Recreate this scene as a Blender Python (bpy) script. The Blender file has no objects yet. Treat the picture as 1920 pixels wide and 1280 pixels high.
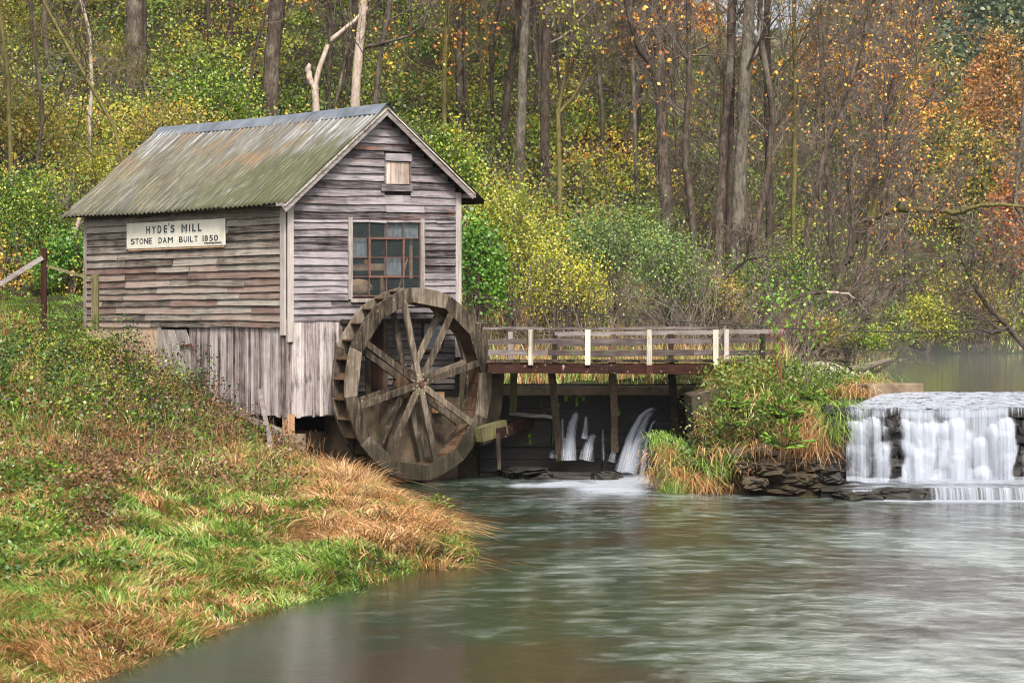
import bpy, math, random
import numpy as np
from mathutils import Vector, Matrix
rng = np.random.default_rng(7)
random.seed(7)
SC = bpy.context.scene
COL = SC.collection
R = math.radians

# ------------------------------------------------------------------ camera
F = 4400.0; CX = 960.0; HY = 606.0; CZ = 3.75        # focal length in photo pixels, horizon row, eye height over the lower water
cam_d = bpy.data.cameras.new("camera"); cam = bpy.data.objects.new("camera", cam_d); COL.objects.link(cam)
cam.location = (0, 0, CZ); cam.rotation_euler = (R(90), 0, 0)
cam_d.sensor_width = 36; cam_d.lens = 36 * F / 1920; cam_d.shift_y = -(640 - HY) / 1920
cam_d.clip_end = 3000; cam_d.clip_start = 0.5
SC.camera = cam

# ------------------------------------------------------------------ light
SUN_EL, SUN_AZ = 48.0, 168.0       # azimuth clockwise from +Y (north)
w = bpy.data.worlds.new("World"); SC.world = w; w.use_nodes = True
nt = w.node_tree; bg = nt.nodes["Background"]
sky = nt.nodes.new("ShaderNodeTexSky"); sky.sky_type = 'NISHITA'; sky.sun_disc = False
sky.sun_elevation = R(SUN_EL); sky.sun_rotation = R(SUN_AZ)
sky.air_density = 1.0; sky.dust_density = 6.0; sky.ozone_density = 1.0
hs = nt.nodes.new("ShaderNodeHueSaturation"); hs.inputs['Saturation'].default_value = 0.2; hs.inputs['Value'].default_value = 1.25
nt.links.new(sky.outputs[0], hs.inputs['Color']); nt.links.new(hs.outputs[0], bg.inputs[0])
bg.inputs[1].default_value = 0.056
sl = bpy.data.lights.new("sun", 'SUN'); so = bpy.data.objects.new("sun", sl); COL.objects.link(so)
sl.energy = 1.5; sl.angle = R(10); sl.color = (1.0, 0.94, 0.84)
az, el = R(SUN_AZ), R(SUN_EL)
sdir = Vector((math.sin(az) * math.cos(el), math.cos(az) * math.cos(el), math.sin(el)))
so.rotation_euler = (-sdir).to_track_quat('-Z', 'Y').to_euler()
so.location = sdir * 100
SC.view_settings.view_transform = 'Standard'; SC.view_settings.look = 'None'
SC.view_settings.gamma = 1.0; SC.view_settings.exposure = 1.9
SC.render.engine = 'CYCLES'
SC.cycles.max_bounces = 6; SC.cycles.diffuse_bounces = 2; SC.cycles.glossy_bounces = 3
SC.cycles.transmission_bounces = 3; SC.cycles.transparent_max_bounces = 16
SC.cycles.volume_bounces = 0
SC.cycles.use_denoising = True
SC.cycles.filter_width = 1.1
SC.cycles.sample_clamp_indirect = 4.0

# ------------------------------------------------------------------ helpers
def at(px, py, Y): return np.array([(px - CX) / F * Y, Y, CZ - (py - HY) / F * Y])

def tag(o, label=None, cat=None, group=None, kind=None):
    if label: o['label'] = label
    if cat: o['category'] = cat
    if group: o['group'] = group
    if kind: o['kind'] = kind
    return o
def empty(name, loc=(0, 0, 0), rz=0.0, label=None, cat=None, group=None):
    o = bpy.data.objects.new(name, None); COL.objects.link(o)
    o.location = loc; o.rotation_euler = (0, 0, rz); o.empty_display_size = .2
    return tag(o, label, cat, group)
def link(name, me, mat, parent=None):
    o = bpy.data.objects.new(name, me); COL.objects.link(o)
    if mat is not None and len(me.materials) == 0: me.materials.append(mat)
    if parent is not None: o.parent = parent
    return o

class MB:
    """collects verts / faces plus per-face random value, builds ONE mesh"""
    def __init__(s): s.v = []; s.f = []; s.r = []; s.p = []
    def add(s, vs, fs, r=None, p=0.0):
        b = len(s.v); s.v += [tuple(map(float, q)) for q in vs]
        r = random.random() if r is None else r
        for f in fs: s.f.append(tuple(i + b for i in f)); s.r.append(r); s.p.append(p)
    def box(s, c, sz, rot=None, j=0.0, r=None, p=0.0, taper=1.0):
        hx, hy, hz = [q / 2 for q in sz]; vs = []
        for z in (-1, 1):
            for y in (-1, 1):
                for x in (-1, 1):
                    t = taper if z > 0 else 1.0
                    q = Vector((x * hx * t, y * hy * t, z * hz))
                    if j: q += Vector([random.uniform(-j, j) for _ in range(3)])
                    if rot is not None: q = rot @ q
                    vs.append(q + Vector(c))
        s.add(vs, [(0, 2, 3, 1), (4, 5, 7, 6), (0, 1, 5, 4), (2, 6, 7, 3), (0, 4, 6, 2), (1, 3, 7, 5)], r, p)
    def bar(s, a, b, w_, t_, up=(0, 0, 1), j=0.0, n=1, wob=0.0, r=None, p=0.0):
        """a plank from a to b: width w_ across (perp to up), thickness t_ along up-ish"""
        a = Vector(a); b = Vector(b); d = (b - a); L = d.length; d.normalize()
        up = Vector(up); sx = d.cross(up); sx.normalize(); uy = sx.cross(d); uy.normalize()
        rows = []
        for i in range(n + 1):
            q = a + d * (L * i / n) + uy * random.uniform(-wob, wob) + sx * random.uniform(-wob, wob)
            row = []
            for (u, v) in ((-1, -1), (1, -1), (1, 1), (-1, 1)):
                row.append(q + sx * (u * w_ / 2 + random.uniform(-j, j)) + uy * (v * t_ / 2 + random.uniform(-j, j)))
            rows.append(row)
        vs = [q for row in rows for q in row]; fs = [(0, 1, 2, 3), tuple(4 * n + k for k in (3, 2, 1, 0))]
        for i in range(n):
            for k in range(4):
                k2 = (k + 1) % 4; fs.append((4 * i + k, 4 * (i + 1) + k, 4 * (i + 1) + k2, 4 * i + k2))
        s.add(vs, fs, r, p)
    def cyl(s, a, b, ra, rb=None, n=12, r=None, p=0.0, cap=True):
        rb = ra if rb is None else rb
        a = Vector(a); b = Vector(b); d = (b - a).normalized()
        u = d.orthogonal().normalized(); v = d.cross(u); vs = []
        for (q, rr) in ((a, ra), (b, rb)):
            for i in range(n):
                t = 2 * math.pi * i / n; vs.append(q + u * math.cos(t) * rr + v * math.sin(t) * rr)
        fs = [(i, (i + 1) % n, n + (i + 1) % n, n + i) for i in range(n)]
        if cap: fs += [tuple(range(n - 1, -1, -1)), tuple(range(n, 2 * n))]
        s.add(vs, fs, r, p)
    def build(s, name, mat, parent=None, warp=None, smooth=False, bevel=0.0):
        me = bpy.data.meshes.new(name)
        vs = [warp(v) for v in s.v] if warp else s.v
        me.from_pydata(vs, [], s.f)
        for nm, dat in (("rnd", s.r), ("paint", s.p)):
            a = me.attributes.new(nm, 'FLOAT', 'FACE'); a.data.foreach_set("value", np.array(dat, dtype=np.float32))
        if smooth: me.polygons.foreach_set("use_smooth", [True] * len(me.polygons))
        me.update()
        o = link(name, me, mat, parent)
        if bevel:
            m = o.modifiers.new("bevel", 'BEVEL'); m.width = bevel; m.segments = 2; m.limit_method = 'ANGLE'
        return o

def np_mesh(name, V, Fq, rnd=None, smooth=False, uvw=None, pt=None):
    """V (n,3), Fq (m,4) -> mesh with per-face 'rnd'"""
    me = bpy.data.meshes.new(name); V = np.ascontiguousarray(V, dtype=np.float32); Fq = np.ascontiguousarray(Fq, dtype=np.int32)
    k = Fq.shape[1]
    me.vertices.add(len(V)); me.vertices.foreach_set("co", V.ravel())
    me.loops.add(Fq.size); me.loops.foreach_set("vertex_index", Fq.ravel())
    me.polygons.add(len(Fq)); me.polygons.foreach_set("loop_start", np.arange(0, Fq.size, k, dtype=np.int32))
    me.polygons.foreach_set("loop_total", np.full(len(Fq), k, dtype=np.int32))
    me.update(calc_edges=True)
    if rnd is not None:
        a = me.attributes.new("rnd", 'FLOAT', 'FACE'); a.data.foreach_set("value", np.ascontiguousarray(rnd, dtype=np.float32))
    if uvw is not None:
        a = me.attributes.new("uvw", 'FLOAT_VECTOR', 'POINT'); a.data.foreach_set("vector", np.ascontiguousarray(uvw, dtype=np.float32).ravel())
    if pt is not None:
        a = me.attributes.new("dens", 'FLOAT', 'POINT'); a.data.foreach_set("value", np.ascontiguousarray(pt, dtype=np.float32))
    if smooth: me.polygons.foreach_set("use_smooth", np.ones(len(Fq), dtype=bool))
    return me
def quads(P):
    n = len(P); return P.reshape(-1, 3), np.arange(4 * n).reshape(n, 4)

def unit(a): return a / np.maximum(np.linalg.norm(a, axis=-1, keepdims=True), 1e-9)
def rand_dirs(n, g=rng): return unit(g.normal(size=(n, 3)))

def leaf_quads(C, size, g=rng, droop=0.0, flat=0.0):
    """a pointed leaf (rhombus, folded a little) at each centre"""
    n = len(C); d = rand_dirs(n, g); d[:, 2] = d[:, 2] * (1 - flat) - droop; d = unit(d)
    nn = rand_dirs(n, g); nn[:, 2] += flat * 2; s = unit(np.cross(d, nn))
    L = (size * g.uniform(.6, 1.3, n))[:, None]; W = L * g.uniform(.28, .42, n)[:, None]
    up = unit(np.cross(s, d)) * L * .08
    return np.stack([C - d * L * .5, C + s * W + up, C + d * L * .5, C - s * W + up], axis=1)

def blades(B, H, W, lean, g=rng, bend=0.5, up=1.0):
    """bent grass blades: base points B, length H, width W, lean (n,3) horizontal-ish"""
    n = len(B); az_ = g.uniform(0, 2 * np.pi, n)
    side = np.stack([np.cos(az_), np.sin(az_), np.zeros(n)], 1)
    face = side
    U = np.array([0, 0, 1.0]); ts = np.array([0, .4, .75, 1.0]); ws = np.array([1, .85, .5, .08])
    H = np.asarray(H)[:, None]; W = np.broadcast_to(np.asarray(W), (n,))[:, None]
    lv = []
    for t, ww in zip(ts, ws):
        c = B + U * H * up * (t - bend * .55 * t * t) + lean * H * (t * .35 + bend * t * t)
        lv.append((c - face * W * ww * .5, c + face * W * ww * .5))
    Q = [np.stack([lv[i][0], lv[i][1], lv[i + 1][1], lv[i + 1][0]], 1) for i in range(3)]
    return np.stack(Q, 1).reshape(-1, 4, 3)

def tubes(P, Rr, sides=4):
    """P (n,k,3) Rr (n,k) -> V, F"""
    n, k, _ = P.shape
    T = np.gradient(P, axis=1); T = unit(T)
    ref = np.where(np.abs(T[..., 2:3]) > .9, np.array([1.0, 0, 0]), np.array([0, 0, 1.0]))
    u = unit(np.cross(T, ref)); v = np.cross(T, u)
    an = 2 * np.pi * np.arange(sides) / sides
    V = P[:, :, None, :] + Rr[:, :, None, None] * (u[:, :, None, :] * np.cos(an)[None, None, :, None] + v[:, :, None, :] * np.sin(an)[None, None, :, None])
    idx = np.arange(n * k * sides).reshape(n, k, sides)
    a = idx[:, :-1, :]; b = idx[:, 1:, :]; a2 = np.roll(a, -1, 2); b2 = np.roll(b, -1, 2)
    Fq = np.stack([a, a2, b2, b], -1).reshape(-1, 4)
    return V.reshape(-1, 3), Fq
def merge(parts):
    Vs, Fs, o = [], [], 0
    for V, Fq in parts: Vs.append(V); Fs.append(Fq + o); o += len(V)
    return np.concatenate(Vs), np.concatenate(Fs)

def resample(P, k):
    P = np.asarray(P, float); d = np.r_[0, np.cumsum(np.linalg.norm(np.diff(P, axis=0), axis=1))]
    t = np.linspace(0, d[-1], k); return np.stack([np.interp(t, d, P[:, i]) for i in range(3)], 1)

def spawn(P, Rr, m, t0, t1, L, ang, upb, wander, k, g, rscale=.6, rmin=.004):
    """children off each parent polyline"""
    n, kp, _ = P.shape
    t = g.uniform(t0, t1, (n, m)); x = t * (kp - 1); i = np.minimum(x.astype(int), kp - 2); f = (x - i)[..., None]
    ar = np.arange(n)[:, None]
    base = P[ar, i] * (1 - f) + P[ar, i + 1] * f
    tan = unit(P[ar, i + 1] - P[ar, i]); r0 = (Rr[ar, i] * (1 - f[..., 0]) + Rr[ar, i + 1] * f[..., 0]) * rscale
    base = base.reshape(-1, 3); tan = tan.reshape(-1, 3); r0 = r0.ravel(); N = len(base)
    perp = unit(np.cross(tan, rand_dirs(N, g))); a = R(1) * g.uniform(ang[0], ang[1], N)[:, None]
    d = unit(tan * np.cos(a) + perp * np.sin(a) + np.array([0, 0, upb]))
    ln = L * g.uniform(.55, 1.15, N) * (1.0 - .45 * t.ravel()); step = (ln / (k - 1))[:, None]
    pts = [base]; cur = base; dd = d
    for j in range(k - 1):
        dd = unit(dd + g.normal(size=(N, 3)) * wander + np.array([0, 0, upb * .35]))
        cur = cur + dd * step; pts.append(cur)
    Pc = np.stack(pts, 1); tt = np.linspace(1, .25, k)[None, :]
    Rc = np.maximum(r0[:, None] * tt, rmin)
    return Pc, Rc

# ------------------------------------------------------------------ materials
def newmat(name):
    m = bpy.data.materials.new(name); m.use_nodes = True; n = m.node_tree.nodes; n.clear(); return m, m.node_tree, n, m.node_tree.links
def nd(n, t, **kw):
    q = n.new(t)
    for k, v in kw.items():
        if k in q.inputs: q.inputs[k].default_value = v
        else: setattr(q, k, v)
    return q
def ramp(n, stops, interp='LINEAR'):
    r = n.new("ShaderNodeValToRGB"); e = r.color_ramp; e.interpolation = interp
    e.elements[0].position = stops[0][0]; e.elements[0].color = (*stops[0][1], 1)
    e.elements[1].position = stops[-1][0]; e.elements[1].color = (*stops[-1][1], 1)
    for p, c in stops[1:-1]:
        x = e.elements.new(p); x.color = (*c, 1)
    return r
def mapped(n, l, scale, coord='Object', attr=None, rot=(0, 0, 0)):
    mp = n.new("ShaderNodeMapping"); mp.inputs['Scale'].default_value = scale; mp.inputs['Rotation'].default_value = rot
    if attr: a = nd(n, "ShaderNodeAttribute", attribute_name=attr); l.new(a.outputs['Vector'], mp.inputs[0])
    else: tc = n.new("ShaderNodeTexCoord"); l.new(tc.outputs[coord], mp.inputs[0])
    return mp
def noise(n, l, vec, scale=1.0, detail=6, rough=.6, dist=0.0):
    q = n.new("ShaderNodeTexNoise"); q.inputs['Scale'].default_value = scale; q.inputs['Detail'].default_value = detail
    q.inputs['Roughness'].default_value = rough; q.inputs['Distortion'].default_value = dist
    if vec is not None: l.new(vec.outputs[0], q.inputs['Vector'])
    return q
def mixc(n, l, fac, a, b, mode='MIX'):
    m = n.new("ShaderNodeMix"); m.data_type = 'RGBA'; m.blend_type = mode
    for s, v in ((m.inputs[0], fac), (m.inputs[6], a), (m.inputs[7], b)):
        if isinstance(v, (int, float)): s.default_value = v
        elif isinstance(v, tuple): s.default_value = (*v, 1)
        else: l.new(v, s)
    return m.outputs[2]
def mth(n, l, op, a, b=0.0, c=0.0, clamp=False):
    m = n.new("ShaderNodeMath"); m.operation = op; m.use_clamp = clamp
    for s, v in zip(m.inputs, (a, b, c)):
        if isinstance(v, (int, float)): s.default_value = v
        else: l.new(v, s)
    return m.outputs[0]
def sstep(n, l, v, lo, hi):
    m = n.new("ShaderNodeMapRange"); m.interpolation_type = 'SMOOTHSTEP'
    m.inputs[1].default_value = lo; m.inputs[2].default_value = hi; l.new(v, m.inputs[0]); return m.outputs[0]
def finish(n, l, col, rough=.85, bump=None, bstr=.3, bdist=.02, spec=.3, metal=0.0):
    b = n.new("ShaderNodeBsdfPrincipled"); o = n.new("ShaderNodeOutputMaterial")
    if isinstance(col, tuple): b.inputs['Base Color'].default_value = (*col, 1)
    else: l.new(col, b.inputs['Base Color'])
    if isinstance(rough, (int, float)): b.inputs['Roughness'].default_value = rough
    else: l.new(rough, b.inputs['Roughness'])
    b.inputs['Specular IOR Level'].default_value = spec; b.inputs['Metallic'].default_value = metal
    if bump is not None:
        bp = n.new("ShaderNodeBump"); bp.inputs['Strength'].default_value = bstr; bp.inputs['Distance'].default_value = bdist
        l.new(bump, bp.inputs['Height']); l.new(bp.outputs[0], b.inputs['Normal'])
    l.new(b.outputs[0], o.inputs[0]); return b

def wood(name, axis, stops, stain=(.03, .025, .02), stain_amt=.5, paint=None, moss=None, moss_amt=.3, grain=38, fleck=None, pamt=.85, wet=False):
    """weathered board: grain stretched along axis 'x'/'y'/'z', per-board tone in attribute rnd"""
    m, t, n, l = newmat(name)
    sc = {'x': (1.4, grain, grain), 'y': (grain, 1.4, grain), 'z': (grain, grain, 1.4)}[axis]
    mp = mapped(n, l, sc); a = nd(n, "ShaderNodeAttribute", attribute_name="rnd")
    off = n.new("ShaderNodeVectorMath"); off.operation = 'ADD'
    mul = n.new("ShaderNodeVectorMath"); mul.operation = 'SCALE'; mul.inputs['Scale'].default_value = 37.0
    cmb = n.new("ShaderNodeCombineXYZ")
    for i in range(3): l.new(a.outputs['Fac'], cmb.inputs[i])
    l.new(cmb.outputs[0], mul.inputs[0]); l.new(mp.outputs[0], off.inputs[0]); l.new(mul.outputs[0], off.inputs[1])
    g1 = noise(n, l, off, 1.0, 8, .65, .3)
    mp2 = mapped(n, l, (1, 1, 1)); g2 = noise(n, l, mp2, 2.2, 6, .6)
    v = mth(n, l, 'ADD', mth(n, l, 'MULTIPLY', g1.outputs[0], .75), mth(n, l, 'ADD', mth(n, l, 'MULTIPLY', a.outputs['Fac'], .27), .03))
    v = mth(n, l, 'ADD', v, mth(n, l, 'MULTIPLY', mth(n, l, 'SUBTRACT', g2.outputs[0], .5), .35))
    rp = ramp(n, stops); l.new(v, rp.inputs[0]); col = rp.outputs[0]
    if paint is not None:
        pa = nd(n, "ShaderNodeAttribute", attribute_name="paint")
        mp3 = mapped(n, l, {'x': (1.2, 9, 9), 'y': (9, 1.2, 9), 'z': (9, 9, 1.2)}[axis]); g3 = noise(n, l, mp3, 1.0, 7, .7)
        fac = sstep(n, l, mth(n, l, 'ADD', g3.outputs[0], mth(n, l, 'MULTIPLY', mth(n, l, 'SUBTRACT', pa.outputs['Fac'], .5), .5)), .46, .66)
        fac = mth(n, l, 'MULTIPLY', fac, pamt)
        col = mixc(n, l, fac, col, paint)
    st = noise(n, l, mapped(n, l, {'x': (1.1, 5, 5), 'y': (5, 1.1, 5), 'z': (4, 4, 1.1)}[axis]), 1.0, 6, .65)
    col = mixc(n, l, mth(n, l, 'MULTIPLY', sstep(n, l, st.outputs[0], .52, .72), stain_amt), col, stain)
    if moss is not None:
        ms = noise(n, l, mapped(n, l, (2.5, 2.5, 4)), 1.0, 8, .7)
        col = mixc(n, l, mth(n, l, 'MULTIPLY', sstep(n, l, ms.outputs[0], .50, .66), moss_amt), col, moss)
    if fleck is not None:
        fl = noise(n, l, mapped(n, l, (9, 9, 9)), 1.0, 4, .6)
        col = mixc(n, l, mth(n, l, 'MULTIPLY', sstep(n, l, fl.outputs[0], .64, .69), .8), col, fleck)
    if wet:
        tc = n.new("ShaderNodeTexCoord"); sp = n.new("ShaderNodeSeparateXYZ"); l.new(tc.outputs['Object'], sp.inputs[0])
        wn = mth(n, l, 'ADD', sp.outputs[2], mth(n, l, 'MULTIPLY', g2.outputs[0], 1.4)); col = mixc(n, l, mth(n, l, 'MULTIPLY', sstep(n, l, wn, .1, -.9), .78), col, (.012, .011, .006))
    finish(n, l, col, .9, g1.outputs[0], .6, .012, .1); return m

W_GREY = [(.34, (.018, .014, .014)), (.47, (.095, .080, .083)), (.60, (.19, .168, .176)), (.80, (.31, .28, .29))]
W_SIDE = [(.34, (.028, .022, .018)), (.47, (.125, .105, .088)), (.60, (.235, .205, .175)), (.84, (.36, .32, .28))]
W_VERT = [(.35, (.03, .021, .021)), (.47, (.17, .135, .13)), (.60, (.32, .275, .265)), (.80, (.50, .455, .44))]
W_BROWN = [(.34, (.012, .009, .007)), (.48, (.055, .042, .031)), (.62, (.125, .098, .073)), (.82, (.25, .21, .165))]
M = {}
M['gable'] = wood("gable_boards", 'x', W_GREY, stain=(.025, .018, .016), stain_amt=.75, paint=(.20, .085, .045))
M['side'] = wood("side_boards", 'y', W_SIDE, stain=(.04, .034, .026), stain_amt=.4, paint=(.22, .125, .105), pamt=.45)
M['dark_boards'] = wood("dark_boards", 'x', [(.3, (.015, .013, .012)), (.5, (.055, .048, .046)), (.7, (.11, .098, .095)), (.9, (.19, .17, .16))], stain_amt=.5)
M['pale_wood'] = wood("pale_shutter_wood", 'z', [(.3, (.12, .08, .06)), (.5, (.32, .26, .22)), (.8, (.52, .47, .42))], stain=(.40, .20, .08), stain_amt=.7)
M['vert_side'] = wood("skirt_side", 'z', W_VERT, stain=(.10, .055, .045), stain_amt=.35)
M['vert_gable'] = wood("skirt_gable", 'z', W_VERT, stain=(.018, .015, .015), stain_amt=1.0)
M['trim'] = wood("trim_wood", 'z', [(.3, (.10, .08, .07)), (.55, (.30, .26, .24)), (.85, (.47, .42, .39))], stain_amt=.35)
M['trim_x'] = wood("rake_wood", 'x', [(.3, (.10, .08, .075)), (.55, (.25, .22, .21)), (.85, (.42, .38, .36))], stain_amt=.5)
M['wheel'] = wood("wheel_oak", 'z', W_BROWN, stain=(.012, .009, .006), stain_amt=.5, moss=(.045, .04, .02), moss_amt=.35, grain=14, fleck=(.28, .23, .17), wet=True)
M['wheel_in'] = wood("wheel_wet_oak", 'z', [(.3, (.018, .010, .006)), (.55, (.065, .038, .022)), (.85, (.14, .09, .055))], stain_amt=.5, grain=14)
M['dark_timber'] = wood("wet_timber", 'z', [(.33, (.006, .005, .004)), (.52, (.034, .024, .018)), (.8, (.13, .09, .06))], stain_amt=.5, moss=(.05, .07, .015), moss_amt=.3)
M['rail'] = wood("rail_wood", 'x', [(.32, (.03, .022, .021)), (.52, (.095, .075, .072)), (.8, (.23, .195, .185))], stain_amt=.6, moss=(.12, .13, .06), moss_amt=.25)
M['white_post'] = wood("whitewashed_wood", 'z', [(.34, (.13, .11, .08)), (.48, (.36, .33, .27)), (.8, (.50, .48, .41))], stain=(.10, .085, .05), stain_amt=.6)
M['rust_beam'] = wood("rusty_beam", 'x', [(.32, (.010, .005, .004)), (.55, (.034, .014, .010)), (.85, (.085, .032, .02))], stain_amt=.4, fleck=(.3, .2, .16))
M['fresh'] = wood("fresh_wood", 'z', [(.3, (.16, .08, .04)), (.55, (.36, .22, .13)), (.85, (.52, .38, .26))], stain_amt=.4)
M['mossy_wood'] = wood("mossy_wood", 'z', [(.3, (.025, .02, .01)), (.55, (.085, .075, .035)), (.85, (.20, .18, .10))], stain_amt=.4, moss=(.085, .095, .015), moss_amt=.6)
M['red_post'] = wood("dark_red_wood", 'z', [(.3, (.008, .004, .003)), (.55, (.022, .009, .006)), (.85, (.06, .022, .015))], stain_amt=.3)

def plain(name, c1, c2, sc=3, rough=.9, bstr=.4, extra=None, spec=.25):
    m, t, n, l = newmat(name); g = noise(n, l, mapped(n, l, (sc,) * 3), 1, 9, .68)
    rp = ramp(n, [(.3, c1), (.7, c2)]); l.new(g.outputs[0], rp.inputs[0]); col = rp.outputs[0]
    if extra:
        g2 = noise(n, l, mapped(n, l, extra[1]), 1, 7, .65); col = mixc(n, l, sstep(n, l, g2.outputs[0], extra[2], extra[2] + .12), col, extra[0])
    finish(n, l, col, rough, g.outputs[0], bstr, .03, spec); return m
M['concrete'] = plain("concrete_tan", (.075, .052, .034), (.23, .17, .115), 2.5, extra=((.07, .06, .035), (1.2, 1.2, 1.5), .56))
M['plaster'] = plain("foundation_plaster", (.30, .20, .14), (.50, .37, .27), 2.0, extra=((.16, .10, .07), (2, 2, .8), .58))
M['rock'] = plain("dark_wet_rock", (.006, .005, .005), (.038, .032, .027), 4, .6, .9, ((.035, .045, .012), (1.5, 1.5, 1.5), .60), .25)
M['stone'] = plain("bank_stone", (.018, .013, .009), (.085, .064, .045), 5, .9, .9, ((.03, .04, .012), (2, 2, 2), .55), .15)
M['damstone'] = plain("dam_stone", (.007, .006, .006), (.046, .040, .035), 5, .6, 1.0, ((.03, .034, .018), (2, 2, 2), .62), .25)
M['rustiron'] = plain("rusty_iron", (.04, .015, .01), (.12, .05, .03), 12, .8)
M['redframe'] = plain("red_painted_frame", (.07, .032, .024), (.17, .085, .065), 14, .7)
M['cap'] = plain("ridge_cap_metal", (.04, .05, .065), (.17, .19, .22), 1.2, .45, .1, spec=.5)
M['cable'] = plain("cable_black", (.008, .008, .009), (.03, .03, .03), 5, .6)
M['bolt'] = plain("brass_bolt", (.35, .28, .12), (.6, .5, .3), 20, .5)
M['dark'] = plain("dark_interior", (.006, .005, .004), (.02, .016, .012), 3, .9)
M['curtain'] = plain("pale_cloth", (.16, .18, .21), (.36, .40, .44), 8, .9)
M['orange'] = plain("orange_board", (.45, .16, .06), (.60, .28, .12), 8, .8)
M['sack'] = plain("sack_cloth", (.30, .17, .09), (.52, .36, .23), 6, .9)
M['sign'] = plain("sign_board", (.54, .51, .43), (.64, .61, .52), 4, .6, .05, ((.60, .56, .46), (3, 3, 3), .62))
M['letter'] = plain("sign_paint", (.01, .014, .025), (.03, .035, .05), 20, .5, .0)
M['letter_sh'] = plain("sign_drop_shadow_paint", (.38, .42, .42), (.44, .47, .46), 20, .5, .0)
M['sand'] = plain("sandy_path", (.20, .15, .12), (.40, .33, .28), 5, .9)
M['log'] = plain("driftwood", (.06, .048, .036), (.20, .16, .12), 6, .9, .6)

# wall of wet dark planks (sluice)
def sluice_mat():
    m, t, n, l = newmat("sluice_planks"); g = noise(n, l, mapped(n, l, (1.5, 8, 8)), 1, 9, .7)
    rp = ramp(n, [(.3, (.004, .004, .004)), (.60, (.018, .015, .013)), (.78, (.06, .05, .038))]); l.new(g.outputs[0], rp.inputs[0])
    g2 = noise(n, l, mapped(n, l, (3.2, 3.2, .7)), 1, 6, .7)
    col = mixc(n, l, sstep(n, l, g2.outputs[0], .66, .70), rp.outputs[0], (.09, .16, .01))
    g3 = noise(n, l, mapped(n, l, (.8, .8, .9)), 1, 7, .6)
    col = mixc(n, l, sstep(n, l, g3.outputs[0], .58, .68), col, (.10, .075, .05))
    finish(n, l, col, .6, g.outputs[0], .8, .03, .2); return m
M['sluice'] = sluice_mat()

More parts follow.
